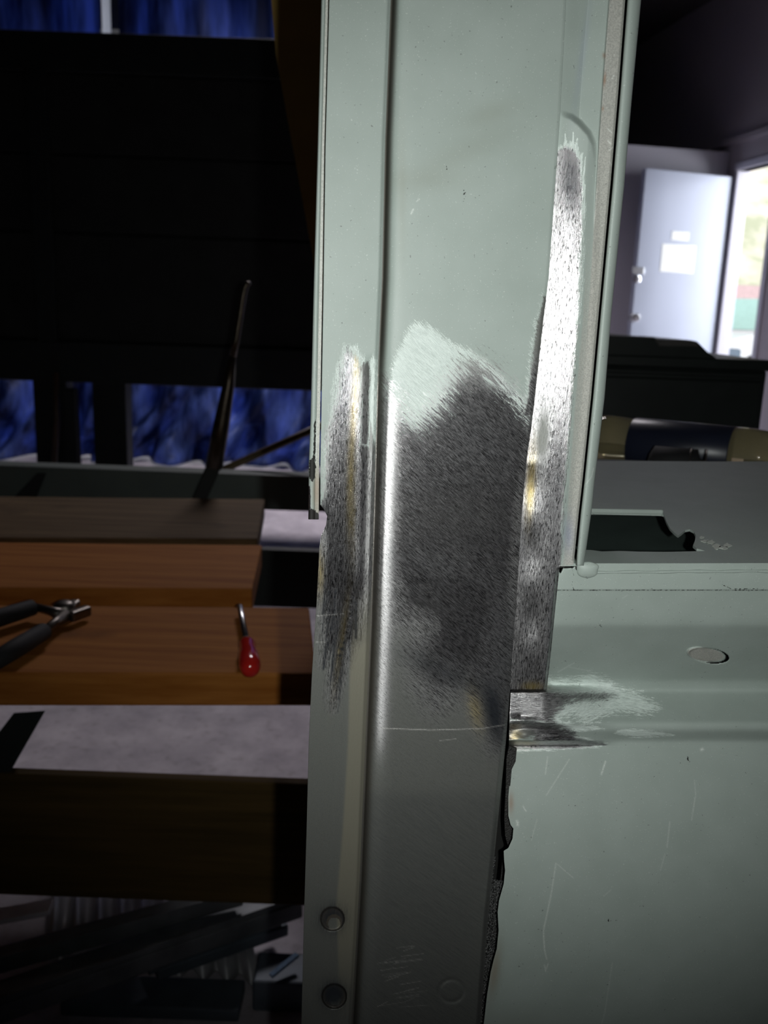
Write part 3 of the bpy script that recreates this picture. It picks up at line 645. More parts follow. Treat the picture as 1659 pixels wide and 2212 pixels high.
# front panel of the cowl: vertical profile with a recessed bead
pv = [-9e3, 1216, 1273, 1276, 1338, 1352, 1470, 1492, 1562, 1578, 1600, 1612, 9e3]
po = [.0, .0, .0002, .0010, .0056, .0070, 0.041, .042, .0160, .0150, .0210, .0195, .0195]
vv = np.arange(1180, 2700, 1.0); oo = np.interp(vv, pv, po)
kk = np.exp(-(np.arange(-18, 19) / 6.5) ** 2); kk /= kk.sum(); os_ = np.convolve(np.pad(oo, 18, 'edge'), kk, 'valid')
os_ = np.where(vv < 1300, oo, os_)
PB = 0.0105
holeP = [(1206, 1214), (1222, 1214), (1232, 1220), (1241, 1222), (1237, 1226), (1216, 1227), (1211, 1238), (1206, 1233)]
def off_pan(x, y, l, r):
    o = PB + np.interp(y, vv, os_)
    nearp = sm(1340, 1170, x)                                    # beaten out and filled beside the pillar
    lug = sm(1478, 1496, y) * sm(1612, 1598, y)
    ol = PB + .0000 + .010 - .0068 * np.clip((y - 1490) / 72., 0, 1) + .0035 * sm(1562, 1576, y) - .0045 * sm(1584, 1614, y)
    o = o + (ol - o) * nearp * lug
    o = o - 0.0028 * np.exp(-((x - 1136) / 20.) ** 2 - ((y - 1587) / 11.) ** 2) * 1.3 - 0.0016 * np.exp(-((y - 1556) / 5.) ** 2 - ((x - 1130) / 26.) ** 2)
    o = o + 0.0012 * np.exp(-((y - 1546) / 4.) ** 2 - ((x - 1122) / 14.) ** 2)
    d = np.hypot((x - 1531) / 45., (y - 1416 - (x - 1531) * .12) / 17.)
    o = o + 0.0035 * (1 - sm(.86, 1.0, d))
    d2 = np.hypot((x - 1524) / 43., (y - 1414 - (x - 1524) * .12) / 16.)
    o = o - 0.0026 * (1 - sm(.84, .98, d2)) * sm(.95, .2, (x - 1485) / 90.)
    o = o + 0.03 * sm(-1, 1.5, sd(holeP, x, y))
    o = o + 0.028 * (1 - sm(.9, .98, d)) * sm(1.0, 1.1, d2) * sm(1530, 1550, x)
    tb = np.maximum(y - 1612, 0) * .00024
    o = o - .62 * tb + 2.6 * tb * tb
    return o
pL = line((1197, 1216), (1190, 1250), (1186, 1400), (1178, 1480), (1103, 1492), (1100, 1560), (1099, 1612), (1112, 1622), (1113, 1640), (1107, 1655), (1103, 1662), (1101, 1690), (1098, 1715), (1098, 1760), (1102, 1780), (1109, 1788), (1108, 1805), (1098, 1831), (1087, 1800), (1086, 1850)) if False else line((1197, 1216), (1190, 1250), (1186, 1400), (1178, 1480), (1103, 1492), (1100, 1560), (1099, 1612), (1114, 1624), (1112, 1645), (1104, 1665), (1101, 1690), (1098, 1720), (1098, 1762), (1103, 1782), (1109, 1790), (1107, 1812), (1098, 1832), (1088, 1838), (1089, 1858), (1091, 1880), (1088, 1910), (1078, 1945), (1075, 1970), (1077, 2010), (1073, 2050), (1066, 2075), (1060, 2100), (1052, 2150), (1045, 2212), (1030, 2320))
weldM = umax(soft([(1096, 1554), (1190, 1558), (1232, 1577), (1250, 1590), (1160, 1590), (1096, 1604)], 12), soft([(1090, 1482), (1178, 1482), (1196, 1494), (1225, 1497), (1290, 1497), (1335, 1500), (1300, 1510), (1240, 1513), (1222, 1520), (1208, 1535), (1195, 1550), (1190, 1562), (1230, 1576), (1160, 1560), (1090, 1560)], 16),
             soft([(1160, 1578), (1200, 1576), (1225, 1584), (1245, 1596), (1300, 1603), (1310, 1610), (1240, 1616), (1098, 1618), (1098, 1600), (1150, 1602)], 7))
weldW = umax(soft([(1178, 1460), (1200, 1470), (1240, 1472), (1275, 1460), (1310, 1470), (1345, 1490), (1385, 1503), (1425, 1530), (1380, 1540), (1330, 1538), (1290, 1550), (1262, 1560), (1240, 1545), (1205, 1550), (1245, 1572), (1205, 1560), (1190, 1555), (1205, 1535), (1225, 1518), (1250, 1514), (1310, 1508), (1230, 1496), (1195, 1494)], 20),
             soft([(1110, 1564), (1190, 1560), (1280, 1568), (1305, 1574), (1230, 1580), (1160, 1582)], 7), soft([(1328, 1584), (1345, 1574), (1400, 1578), (1455, 1588), (1380, 1592)], 6),
             soft([(1210, 1584), (1250, 1590), (1310, 1606), (1300, 1614), (1120, 1624), (1098, 1620), (1240, 1612), (1290, 1604)], 5))
pscr = [(1308, 1645, 1299, 1673, 1.6, .9), (1183, 1635, 1178, 1672, 1.2, .6), (1230, 1640, 1180, 1718, 1.1, .55), (1160, 1770, 1148, 1815, 1, .4), (1201, 1865, 1190, 1935, 1.4, .55), (1190, 1935, 1174, 2010, 1.5, .6), (1174, 2010, 1176, 2050, 1.5, .6), (1176, 2050, 1181, 2072, 1.4, .55),
        (1203, 1866, 1239, 1897, 1, .5), (1176, 2084, 1179, 2098, 1.3, .6), (1184, 2082, 1178, 2098, 1.3, .6), (1447, 1775, 1441, 1830, 1.3, .45), (1436, 1845, 1427, 1880, 1, .4), (1500, 1685, 1503, 1720, 1, .4), (1502, 1720, 1494, 1772, 1.1, .5), (1323, 2080, 1306, 2190, 1.2, .3), (1306, 2190, 1300, 2210, 1.1, .3),
        (1117, 1774, 1118, 1782, 3.2, .7), (1130, 1742, 1136, 1752, 1.4, .7), (1304, 1936, 1320, 1922, .9, .4), (1515, 1620, 1518, 1618, 3.0, .9), (1205, 1452, 1240, 1432, 1.2, .4), (1225, 1440, 1275, 1450, .9, .3), (1345, 1292, 1356, 1285, 1, .3)]
chips_shade = lambda x, y: np.clip(soft(holeP, 3)(x, y) + scratches([(1243, 1216, 1246, 1230, 2.6, .95), (1246, 1230, 1254, 1241, 2.4, .95), (1254, 1241, 1268, 1248, 2, .9), (1268, 1248, 1284, 1242, 1.2, .6)])(x, y) + .95 * (np.hypot((x - 1531) / 45., (y - 1416 - (x - 1531) * .12) / 17.) < .98) * (np.hypot((x - 1524) / 43., (y - 1414 - (x - 1524) * .12) / 16.) > 1.02) * (x > 1525) + blob(1297, 1352, 5, 4, 20, .6)(x, y) + blob(1486, 1640, 4, 12, -12, .55)(x, y) + blob(1314, 1989, 2.5, 6, 12, .7)(x, y) + blob(1221, 1428, 4, 1.6, 10, .7)(x, y) + blob(1500, 1345, 40, 2, -8, .45)(x, y)
                             + blob(1240, 1741, 40, 1.6, -6, .42)(x, y) + blob(1128, 1737, 6, 3, 0, .5)(x, y) + blob(1250, 1480, 16, 6, 8, .42)(x, y) + blob(1290, 1524, 30, 7, 0, .36)(x, y) + blob(1120, 1545, 9, 3, 5, .8)(x, y) + blob(1125, 1563, 14, 2, 0, .5)(x, y)
                             + blob(1160, 1612, 30, 4, -6, .4)(x, y) + scratches([(1560, 1263, 1580, 1272, 1.2, .7), (1580, 1272, 1700, 1270, 1, .55), (1236, 1228, 1240, 1245, .8, .6), (1240, 1245, 1235, 1262, .8, .6), (1235, 1262, 1240, 1274, .8, .5)])(x, y)
                             + scratches([(1190, 1275.0, 2100, 1274.0, 1.3, .62)])(x, y), 0, .95)  # paint chips and seam lines, plus shade of torn hole and plug gap
sheet('cowl_panel', 1217, 2560, pL, lambda v: 2060 + 0 * np.asarray(v), 1.9, 1.7, off_pan, MB_PANEL, veh, {
    'm': weldM, 'w': weldW, 'ro': lambda x, y: .35 + 0 * x, 'sp': lambda x, y: blob(1215, 1525, 40, 40, 0, .8)(x, y) + blob(1140, 1525, 20, 30, 0, .6)(x, y), 'sc': scratches(pscr), 'bl': chips_shade,
    'gold': lambda x, y: np.clip(blob(1148, 1480, 30, 9)(x, y) * 1.3 + blob(1112, 1592, 12, 16, 0, .6)(x, y) + blob(1138, 1604, 22, 6, 0, .5)(x, y), 0, 1),
    'rust': lambda x, y: np.clip(blob(1104, 1735, 6, 22, 0, .55)(x, y) + blob(1068, 2100, 10, 50, 8, .3)(x, y), 0, 1),
    'stain': lambda x, y: np.clip(blob(1070, 2090, 14, 60, 8, .5)(x, y) + .25 * sm(2150, 2212, y) * sm(1300, 1100, x), 0, .6),
    'pr': lambda x, y: np.clip(1.2 * (1 - sm(.84, .96, np.hypot((x - 1524) / 43., (y - 1414 - (x - 1524) * .12) / 16.))), 0, 1),
    'gz': lambda x, y: np.clip(blob(1136, 1587, 22, 12, 0, 1.4)(x, y), 0, .9), 'dk': lambda x, y: np.clip(blob(1260, 1600, 45, 5, 4, .5)(x, y) + blob(1250, 1505, 50, 6, 0, .3)(x, y), 0, .8),
}, wrapL=0.006)

# cowl shelf (top of the panel) with its torn slot
ZS = float(onpanel(np.array(1420.), np.array(1217.), PB)[2])
def shp(px, py): return atz(np.array(float(px)), np.array(float(py)), ZS)
front = [onpanel(np.array(float(x)), np.array(1217.), PB) for x in (1196, 1300, 1400, 1500, 1600, 1700, 1850, 2060)]
outer = [(p[0], p[1], ZS) for p in front] + [tuple(shp(2060, 997)), tuple(shp(1800, 997)), tuple(shp(1600, 997)), tuple(shp(1400, 996)), tuple(shp(1180, 995))]
slotpx = [(1214, 1106), (1300, 1107), (1428, 1110), (1434, 1112), (1440, 1128), (1447, 1141), (1457, 1151), (1465, 1157), (1472, 1152), (1480, 1145), (1490, 1143), (1499, 1148), (1503, 1157), (1501, 1168), (1497, 1178), (1505, 1185), (1524, 1190), (1490, 1191), (1440, 1192), (1380, 1191.5), (1340, 1190), (1300, 1191), (1275, 1188), (1214, 1186)]
slot = [tuple(shp(*p)) for p in slotpx]
bm = bmesh.new()
def loop(pts):
    vs = [bm.verts.new(V3(p)) for p in pts]; return [bm.edges.new((vs[i], vs[(i + 1) % len(vs)])) for i in range(len(vs))]
es = loop(outer) + loop(slot)
bmesh.ops.triangle_fill(bm, edges=es, use_beauty=True, use_dissolve=False)
bmesh.ops.recalc_face_normals(bm, faces=bm.faces[:])
if bm.faces and sum(f.normal.z for f in bm.faces) < 0: bmesh.ops.reverse_faces(bm, faces=bm.faces[:])
MB_SHELF = body_mat('worn_paint_shelf', 10)
me = bpy.data.meshes.new('cowl_shelf'); bm.to_mesh(me); bm.free()
shelf = link('cowl_shelf', me, MB_SHELF, veh); s = shelf.modifiers.new('sheet', 'SOLIDIFY'); s.thickness = .0014; s.offset = -1
# folded lip behind the slot, front bead, sealer blob
bm = bmesh.new(); a, b = shp(1200, 1105), shp(1430, 1109); beam(bm, a + UP * .0012, b + UP * .0012, .005, .0034, .001); bmobj('slot_lip', bm, MB_SHELF, veh)
bm = bmesh.new(); pts = []
for i in range(40):
    x = 1266 + (2060 - 1266) * i / 39; y = 1236 - 2.0 * sm(1320, 1600, np.array(float(x))) + (6 if i == 0 else 0) + .5 * math.sin(i)
    pts.append(onpanel(np.array(x), np.array(float(y)), PB - .0004))
tube(bm, pts, [.0008 + .0002 * math.sin(i * 1.7) for i in range(40)], 8); bmobj('seam_bead', bm, MB_SHELF, veh, smooth=True)
bm = bmesh.new(); bmesh.ops.create_icosphere(bm, subdivisions=4, radius=1.0)
c0 = onpanel(np.array(1269.), np.array(1231.), PB - .0008)
for v in bm.verts:
    n = v.co.copy(); k = 1 + .05 * math.sin(n.x * 4 + 1) * math.cos(n.z * 5)
    v.co = Vector((n.x * .0056 * k * (1 + .25 * (n.z > 0) * n.z), n.y * .0022, n.z * .0044 * k)) + V3(c0)
bmobj('seam_sealer', bm, MB_SHELF, veh, smooth=True)
# torn primer beside the slot
bm = bmesh.new()
for k, (cx_, cy_, w_) in enumerate(((1516, 1162, 5), (1522, 1170, 7), (1535, 1172, 8), (1548, 1182, 9), (1562, 1184, 8), (1572, 1180, 9))):
    pts = [shp(cx_ + w_ * math.cos(t) * rnd.uniform(.6, 1.5), cy_ + w_ * .55 * math.sin(t) * rnd.uniform(.5, 1.4)) + UP * .0002 for t in np.linspace(0, 6.283, 12)[:-1]]
    prism(bm, pts, (0, 0, .0002))
bmobj('scuffed_primer', bm, plain('pale_scuff', (.58, .62, .56), .7, var=.15, scale=900), veh, 'pale scuffed primer flecks')
# tray under the slot, rear tray behind the shelf
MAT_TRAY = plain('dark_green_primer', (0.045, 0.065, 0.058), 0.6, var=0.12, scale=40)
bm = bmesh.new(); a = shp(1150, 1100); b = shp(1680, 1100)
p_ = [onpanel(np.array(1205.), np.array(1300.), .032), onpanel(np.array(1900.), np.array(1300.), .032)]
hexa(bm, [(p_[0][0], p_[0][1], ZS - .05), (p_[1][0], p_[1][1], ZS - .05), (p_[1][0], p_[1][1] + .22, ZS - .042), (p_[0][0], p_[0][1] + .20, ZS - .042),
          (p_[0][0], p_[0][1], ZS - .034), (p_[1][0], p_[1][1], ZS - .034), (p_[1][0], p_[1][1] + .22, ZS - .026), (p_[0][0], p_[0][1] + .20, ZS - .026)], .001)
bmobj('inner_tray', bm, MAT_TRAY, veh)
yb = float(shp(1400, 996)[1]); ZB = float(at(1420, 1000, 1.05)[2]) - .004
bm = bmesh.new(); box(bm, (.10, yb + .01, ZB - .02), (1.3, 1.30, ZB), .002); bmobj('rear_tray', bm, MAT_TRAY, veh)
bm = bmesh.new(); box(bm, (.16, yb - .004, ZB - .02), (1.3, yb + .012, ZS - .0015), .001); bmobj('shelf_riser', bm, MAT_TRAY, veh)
# dark torn sealant along the lower seam and the rough weld edge in the gap
flk = [[(1099, 1612), (1116, 1618), (1114, 1645), (1106, 1662), (1104, 1690), (1099, 1722), (1099, 1762), (1104, 1781), (1111, 1789), (1108, 1812), (1098, 1834), (1091, 1806), (1090, 1770), (1092, 1700), (1095, 1640)],
       [(1087, 1842), (1090, 1858), (1093, 1880), (1090, 1910), (1079, 1946), (1077, 1940), (1082, 1890)], [(1074, 1960), (1079, 1985), (1079, 2010), (1075, 2050), (1067, 2076), (1066, 2040)]]
MAT_SEAL = plain('torn_black_sealant', (0.022, 0.021, 0.02), 0.55, var=0.5, scale=700, bump=0.6, bscale=1200)
for f in flk:
    bm = bmesh.new(); P_ = [onpanel(np.array(float(x) + rnd.uniform(-1, 1)), np.array(float(y)), PB + .0092 - .0014) for x, y in f]
    prism(bm, P_, (0, .002, 0)); bmobj('torn_sealant', bm, MAT_SEAL, veh)
q = NT('rough_weld_edge'); cc = q.coords(); g_ = q.noise(cc, 1500, 2)
MAT_WELD = q.out(Base_Color=q.mix(q.ramp(g_, .45, .6), (.006, .006, .006), (.22, .22, .22)), Metallic=.7, Roughness=.35, Normal=q.bump(g_, 1.0, .001))
sheet('weld_edge', 1850, 2400, lambda v: b3(v) - 3, lambda v: np.where(np.asarray(v) > 1900, pL(v) + 2, b3(v) + 2 + 3 * sm(1900, 1800, np.asarray(v, float))), 1.3, 2.0,
      lambda x, y, l, r: .0095 + .0006 * np.sin(y * .9) * np.sin(x * 1.3), MAT_WELD, veh)

# far sill of the body
MAT_SILL = plain('sill_paint', (0.10, 0.125, 0.115), 0.55, var=0.1, scale=10)
ysil = 1.95
zsill0, zsill1 = float(at(300, 1092, ysil)[2]), float(at(300, 1016, ysil)[2])
rail = thing('steel_rail', 'dark green steel rail crossing behind the planks', 'rail', (-.8, ysil + .03, zsill0))
bm = bmesh.new(); box(bm, (-1.9, ysil, zsill0), (.05, ysil + .06, zsill1), .004); bmobj('rail_bar', bm, MAT_SILL, rail)
xs0, xs1 = float(at(20, 1050, ysil)[0]), float(at(95, 1050, ysil)[0])
bm = bmesh.new(); hexa(bm, [at(20, 1085, ysil - .005), at(75, 1085, ysil - .005), at(75, 1085, ysil + .002), at(20, 1085, ysil + .002), at(80, 1022, ysil - .012), at(100, 1022, ysil - .012), at(100, 1022, ysil + .002), at(80, 1022, ysil + .002)]); bmobj('gusset', bm, MAT_BLACKF, rail)
# cross member seen dark below the second plank's end
# ------------------------------------------------------------------ planks and trestle
def wood_mat(name, c0_, c1_, rough=.7):
    q = NT(name); n = q.noise(q.coords((0, 0, 0), (1.2, 22, 22)), 3.0, 5, .6); k = q.noise(q.coords(), 6, 3)
    c = q.mix(q.ramp(n, .35, .65), c0_, c1_); c = q.mix(q.ramp(k, .62, .75), c, tuple(x * .55 for x in c0_))
    return q.out(Base_Color=c, Roughness=rough, Specular_IOR_Level=.15, Normal=q.bump(n, .2, .001))
MAT_PINE = wood_mat('pine_plank', (.29, .095, .014), (.43, .165, .034))
MAT_PINE2 = wood_mat('dark_plank', (.08, .05, .024), (.15, .10, .05))  # darker wood for the farthest plank only
MAT_OLDW = wood_mat('old_timber', (.05, .032, .009), (.09, .055, .017))
ZP = 0.60
def plank(px_r, top_f, top_b, thick, mat, label, xl_=-1.5, z=ZP):
    f = atz(np.array(float(px_r[0])), np.array(float(top_f)), z); b = atz(np.array(float(px_r[1])), np.array(float(top_b)), z)
    fl = atz(np.array(0.), np.array(float(top_f) - 2), z); bl_ = atz(np.array(0.), np.array(float(top_b) - 6), z)
    sF = (f[1] - fl[1]) / (f[0] - fl[0]); sB = (b[1] - bl_[1]) / (b[0] - bl_[0])
    F0 = (xl_, f[1] + sF * (xl_ - f[0])); B0 = (xl_, b[1] + sB * (xl_ - b[0]))
    bm = bmesh.new(); zl = z - thick
    hexa(bm, [(F0[0], F0[1], zl), (f[0], f[1], zl), (b[0], b[1], zl), (B0[0], B0[1], zl), (F0[0], F0[1], z), (f[0], f[1], z), (b[0], b[1], z), (B0[0], B0[1], z)], .003)
    return tag(bmobj('plank', bm, mat), label, 'plank', 'planks laid across the body')
plank((683, 668), 1455, 1312, .040, MAT_PINE, 'nearest wooden plank, carrying the red screwdriver and pliers')
plank((545, 566), 1271, 1177, .040, MAT_PINE, 'middle bare wooden plank, behind the one with tools')
plank((556, 572), 1163, 1078, .040, MAT_PINE2, 'farthest wooden plank, darker than the other two')
# trestle
zb1 = float(at(300, 1667, 1.016)[2]); zb0 = float(at(300, 1944, 1.0)[2])
tres = thing('trestle', 'dark low timber trestle under the planks', 'trestle', (-.4, 1.05, 0))
bm = bmesh.new(); box(bm, (-1.4, 1.0, zb0), (float(at(720, 1800, 1.0)[0]), 1.016, zb1), .002); bmobj('rail', bm, MAT_OLDW, tres)
xa = float(at(-60, 1600, 1.02)[0])
bm = bmesh.new(); hexa(bm, [at(-70, 1670, 1.0), at(22, 1668, 1.0), at(22, 1668, 1.03), at(-70, 1670, 1.03), at(30, 1540, 1.0), at(98, 1535, 1.0), at(98, 1535, 1.03), at(30, 1540, 1.03)]); bmobj('brace', bm, MAT_BLACKF, tres)
for x in (-1.2, -.078):
    bm = bmesh.new(); box(bm, (x, 1.016, 0), (x + .035, 1.06, zb1), .003); bmobj('leg', bm, MAT_BLACKF, tres)
for x in (-1.05, -.078):
    bm = bmesh.new(); box(bm, (x, 1.045, ZP - .09), (x + .035, 1.94, ZP - .042), .003); bmobj('bearer', bm, MAT_BLACKF, tres)
    bm = bmesh.new(); box(bm, (x, 1.045, zb1 - .02), (x + .03, 1.075, ZP - .088), .002); bmobj('post', bm, MAT_BLACKF, tres)
    bm = bmesh.new(); box(bm, (x, 1.89, 0), (x + .05, 1.94, ZP - .088), .002); bmobj('leg', bm, MAT_BLACKF, tres)

bm = bmesh.new(); box(bm, (-1.3, 1.955, float(at(600, 1312, 1.955)[2])), (.03, 1.985, float(at(600, 1188, 1.955)[2])), .003); bmobj('cross_board', bm, MAT_BLACKF, tres)
# screwdriver
def onplank(px, py, h): return atz(np.array(float(px)), np.array(float(py)), ZP + h)
t0, t1, t2 = onplank(517, 1306, .013), onplank(533, 1386, .013), onplank(541, 1449, .013)
scr = thing('screwdriver', 'red handled screwdriver lying on the nearest plank', 'screwdriver', onplank(530, 1380, 0))
MAT_RED = NT('red_acetate').out(Base_Color=(.55, .02, .015), Roughness=.15, Coat_Weight=.5)
bm = bmesh.new(); lathe(bm, t1, t2, [(0, .005), (.04, .0085), (.15, .0105), (.3, .009), (.55, .0122), (.85, .0122), (.95, .010), (1, .006)], 20); bmobj('handle', bm, MAT_RED, scr, smooth=True)
bm = bmesh.new(); lathe(bm, t1, t0, [(0, .0038), (.85, .0036), (.93, .0042), (1, .0012)], 14); bmobj('shaft', bm, MAT_CHROME, scr, smooth=True)
bm = bmesh.new(); lathe(bm, V3(t1).lerp(V3(t0), -.02), V3(t1).lerp(V3(t0), .05), [(0, .0064), (.8, .006), (1, .004)], 14); bmobj('ferrule', bm, MAT_CHROME, scr, smooth=True)
# pliers
pl = thing('pliers', 'steel pliers with black rubber grips lying on the nearest plank', 'pliers', onplank(100, 1350, 0))
MAT_STEEL = plain('tool_steel', (.20, .18, .16), .4, 1.0, var=.2, scale=80)
MAT_GRIP = plain('black_grip', (.008, .008, .009), .75, var=.2)
piv = onplank(140, 1331, .012)
for (g_a, g_b) in (((75, 1311), (-90, 1362)), ((98, 1362), (-30, 1440))):
    a, b = onplank(*g_a, .0170), onplank(*g_b, .0170)
    bm = bmesh.new(); lathe(bm, a, b, [(0, .006), (.03, .0105), (.5, .0115), (1, .010)], 16); bmobj('grip', bm, MAT_GRIP, pl, smooth=True)
    bm = bmesh.new(); tube(bm, [a, V3(a).lerp(V3(piv), .55) + Vector((0, .0, .001)), piv], [.0055, .006, .009], 10); bmobj('handle_arm', bm, MAT_STEEL, pl, smooth=True)
bm = bmesh.new(); lathe(bm, onplank(140, 1331, .004), onplank(140, 1331, .004) + UP * .02, [(0, .014), (.8, .014), (1, .008)], 18); bmobj('pivot', bm, MAT_STEEL, pl, smooth=True)
for (pa, pb) in (((142, 1322), (166, 1304)), ((150, 1333), (192, 1318))):
    bm = bmesh.new(); beam(bm, onplank(*pa, .012), onplank(*pb, .012), .012, .014, .003); bmobj('jaw', bm, MAT_STEEL, pl)

# gear lever-like bent rod and thin bar on the sill
MAT_ROD = plain('dark_worn_steel', (.08, .065, .05), .35, .85, var=.3, scale=60)
yr_ = ysil - .03
rod = thing('lever', 'long dark steel lever with a bent tip standing against the far sill', 'lever', at(440, 1075, yr_))
bm = bmesh.new(); tube(bm, [at(462, 1010, yr_), at(478, 920, yr_), at(494, 830, yr_), at(502, 770, yr_)], [.019, .018, .013, .008], 14); bmobj('sleeve', bm, MAT_ROD, rod, smooth=True)
bm = bmesh.new(); tube(bm, [at(502, 772, yr_), at(510, 735, yr_), at(519, 680, yr_), at(525, 640, yr_), at(529, 622, yr_), at(534, 613, yr_), at(541, 611, yr_)], [.008, .0075, .007, .007, .007, .0065, .004], 12); bmobj('bent_rod', bm, MAT_ROD, rod, smooth=True)
bm = bmesh.new(); hexa(bm, [at(412, 1082, yr_), at(446, 1082, yr_), at(446, 1082, yr_ + .024), at(412, 1082, yr_ + .024), at(446, 1004, yr_), at(480, 1004, yr_), at(480, 1004, yr_ + .024), at(446, 1004, yr_ + .024)], .003); bmobj('foot', bm, MAT_BLACKF, rod)
bars('thin_bar', [at(440, 1034, ysil + .08), at(520, 998, ysil + .08), at(600, 962, ysil + .08), at(720, 908, ysil + .08)], .0085, MAT_TAN, 'thin tan bar slanting from the sill up behind the pillar', 'bar')
# leaning board near the pillar
bm = bmesh.new(); Yb = 1.25
lb = [at(905, 1290, Yb), at(830, 1290, Yb)]
for p in lb: p[2] = 0.0
prism(bm, [at(578, -260, Yb), at(900, -260, Yb)] + lb + [at(792, 1290, Yb), at(672, 535, Yb), at(596, 120, Yb), at(586, 0, Yb)], (0, .02, 0))
tag(bmobj('leaning_board', bm, plain('amber_board', (.55, .35, .09), .6, var=.2, scale=8)), 'brown board slanting behind the upper left edge of the pillar', 'board')

# ------------------------------------------------------------------ scrap on the floor below the trestle
MAT_CORR = plain('galvanised_sheet', (.40, .40, .42), .5, .5, var=.15, scale=15)
MAT_SCRAP = plain('grey_scrap_metal', (.13, .14, .145), .5, .4, var=.3, scale=20)
MAT_SCRAP2 = plain('slate_scrap_metal', (.10, .125, .15), .55, .2, var=.2, scale=20)
bm = bmesh.new(); n_ = 90
A_, B_ = atz(np.array(95.), np.array(2060.), .012), atz(np.array(560.), np.array(2120.), .012); C_ = atz(np.array(110.), np.array(1930.), .02)
up_ = C_ - A_; al = B_ - A_; nrm = np.cross(al, up_); nrm /= np.linalg.norm(nrm); nrm = nrm if nrm[2] > 0 else -nrm
rows = []
for s in (0, 1):
    rows.append([bm.verts.new(V3(A_ + al * i / n_ + up_ * s * 1.3 + nrm * .010 * math.sin(i / n_ * 2 * math.pi * 9))) for i in range(n_ + 1)])
for i in range(n_): bm.faces.new((rows[0][i], rows[0][i + 1], rows[1][i + 1], rows[1][i]))
o = bmobj('corrugated_sheet', bm, MAT_CORR, None, smooth=True); s = o.modifiers.new('sheet', 'SOLIDIFY'); s.thickness = .0012
tag(o, 'corrugated galvanised sheet lying under the scrap bars', 'metal sheet')
def scrapbar(p, q_, za, zb_, w, h, mat, label, cat='metal bar'):
    a, b = atz(np.array(float(p[0])), np.array(float(p[1])), za), atz(np.array(float(q_[0])), np.array(float(q_[1])), zb_)
    bm = bmesh.new(); beam(bm, a, b, w, h, .003)
    # folded channel edge
    beam(bm, a + np.array([0, -w * .45, h * .5]), b + np.array([0, -w * .45, h * .5]), .006, h * .6)
    tag(bmobj('scrap_bar', bm, mat), label, cat, 'scrap metal bars on the floor')
scrapbar((-60, 2090), (520, 1930), .10, .13, .035, .02, MAT_SCRAP, 'topmost dark scrap bar slanting across the floor at lower left')
scrapbar((-60, 2185), (640, 1945), .08, .09, .05, .03, MAT_SCRAP, 'wider grey scrap channel slanting below the topmost bar')
scrapbar((330, 2085), (610, 1990), .04, .04, .05, .02, MAT_SCRAP2, 'short scrap bar right of the wider channel')
bm = bmesh.new(); box(bm, atz(np.array(130.), np.array(2195.), .0), atz(np.array(530.), np.array(2140.), .0) + np.array([0, 0, .02]), .003)
tag(bmobj('flat_plate', bm, MAT_SCRAP2), 'flat slate grey plate on the floor at the bottom edge', 'metal plate')
bm = bmesh.new(); a = atz(np.array(545.), np.array(2185.), 0.); b = atz(np.array(668.), np.array(2120.), 0.); box(bm, a, b + np.array([0, 0, .05]), .004)
tag(bmobj('metal_box', bm, MAT_SCRAP2), 'small slate grey metal box beside the pillar foot', 'box')
bm = bmesh.new(); beam(bm, atz(np.array(-80.), np.array(1995.), .12), atz(np.array(112.), np.array(1958.), .14), .03, .008, .001)
tag(bmobj('white_strip', bm, plain('white_plastic', (.62, .58, .62), .5)), 'pale plastic strip lying at the left edge under the trestle', 'strip')
bm = bmesh.new(); beam(bm, atz(np.array(585.), np.array(2108.), .06), atz(np.array(642.), np.array(2062.), .07), .008, .004)
tag(bmobj('blue_strap', bm, plain('blue_webbing', (.10, .20, .34), .6, var=.3, scale=200)), 'small blue strap end lying on the scrap bars', 'strap')

# ------------------------------------------------------------------ behind the window opening
Yc = 1.65
MAT_CAB = plain('black_cabinet_paint', (.020, .026, .024), .45, var=.2, scale=20)
zc1 = float(at(1600, 776, Yc)[2]); xc1 = float(at(1654, 830, Yc)[0])
cab = thing('cabinet', 'black cabinet below the workshop door with a case on top', 'cabinet', (float(at(1500, 800, Yc)[0]), Yc + .2, 0))
bm = bmesh.new(); box(bm, (.25, Yc, 0), (xc1, Yc + .45, zc1 - .02), .004); bmobj('carcass', bm, MAT_CAB, cab)
bm = bmesh.new(); box(bm, (.245, Yc - .006, zc1 - .02), (xc1 + .004, Yc + .45, zc1), .003); bmobj('top', bm, MAT_CAB, cab)
zl_ = float(at(1500, 815, Yc)[2])
for a, b in ((zl_ + .003, zc1 - .024), (.3, zl_ - .003)):
    bm = bmesh.new(); box(bm, (.26, Yc - .012, a), (xc1 - .012, Yc + .001, b), .003); bmobj('drawer', bm, MAT_CAB, cab)
case = thing('hard_case', 'low black case with sloping right end on the cabinet', 'case', (float(at(1430, 770, Yc)[0]), Yc + .2, zc1))
c_ = [at(1240, 774, Yc), at(1548, 774, Yc), at(1530, 762, Yc), at(1506, 738, Yc), at(1494, 735, Yc), at(1420, 733, Yc), at(1412, 729, Yc), at(1240, 722, Yc)]
for p in c_[:2]: p[2] = zc1
bm = bmesh.new(); prism(bm, c_, (0, .3, 0)); bmobj('case_body', bm, MAT_CAB, case)
bm = bmesh.new(); prism(bm, [at(1416, 734, Yc - .004), at(1494, 736, Yc - .004), at(1504, 740, Yc - .004), at(1510, 748, Yc - .004), at(1424, 747, Yc - .004)], (0, .3, 0)); bmobj('lid_edge', bm, plain('grey_case_lid', (.10, .095, .09), .5), case)
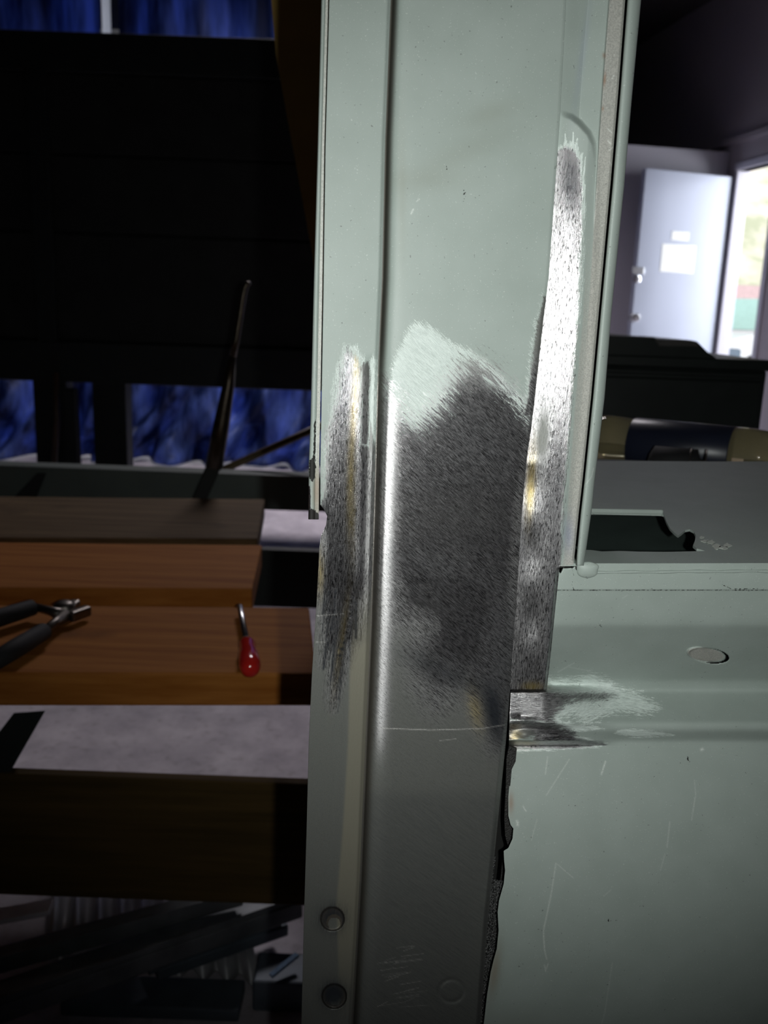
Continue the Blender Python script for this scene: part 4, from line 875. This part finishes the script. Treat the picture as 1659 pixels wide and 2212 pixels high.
# bottle lying on the rear tray
yB = 1.03; rB = .0305
zB = ZB + rB
def bx(px): return float(at(px, 945, yB)[0])
bot = thing('bottle', 'clear amber tinted plastic bottle with a dark navy label lying on its side', 'bottle', (bx(1450), yB, ZB))
q = NT('amber_clear_plastic'); MAT_PET = q.out(Base_Color=(.88, .78, .48), Roughness=.03, Transmission_Weight=.88, IOR=1.4)
MAT_LABEL = plain('navy_label', (.014, .017, .032), .35, var=.15)
e0, e1 = (bx(1285), yB + .01, zB), (bx(1662), yB - .115, zB)
bm = bmesh.new(); lathe(bm, e0, e1, [(0, .010), (.004, .022), (.02, .029), (.08, rB), (.19, rB - .0016), (.2, rB - .001), (.66, rB - .001), (.67, rB - .0002), (.74, rB), (.82, .0285), (.90, .021), (.96, .014), (1, .013)], 40)
bmobj('bottle_body', bm, MAT_PET, bot, smooth=True)
bm = bmesh.new(); L_ = lambda t: V3(e0).lerp(V3(e1), t); lathe(bm, L_(.20), L_(.66), [(0, rB - .0008), (0.01, rB), (.99, rB), (1, rB - .0008)], 40, cap=False); bmobj('bottle_label', bm, MAT_LABEL, bot, smooth=True)
bm = bmesh.new(); lathe(bm, L_(.985), L_(1.09), [(0, .0145), (.1, .015), (.9, .015), (1, .013)], 24); bmobj('bottle_cap', bm, MAT_GRIP, bot, smooth=True)
# small torch in front of it
yT_ = .915; rT = .021
def tx(px, py): 
    p = at(px, py, yT_); p[2] = ZB + rT + .0012; return p
tor = thing('torch', 'short black torch lying in front of the bottle', 'torch', (tx(1440, 975)[0], yT_, ZB))
a, b = tx(1402, 970), tx(1512, 975); b[1] -= .02
bm = bmesh.new(); lathe(bm, a, b, [(0, .007), (.02, .0125), (.1, rT), (.85, rT), (.9, .012), (1, .009)], 24); bmobj('torch_barrel', bm, MAT_GRIP, tor, smooth=True)
for t in (.72, .98):
    bm = bmesh.new(); A1, A2 = V3(a).lerp(V3(b), t), V3(a).lerp(V3(b), t + .03); lathe(bm, A1, A2, [(0, rT * .9), (.2, rT + .0008), (.8, rT + .0008), (1, rT * .9)], 24); bmobj('torch_ring', bm, MAT_STEEL, tor, smooth=True)
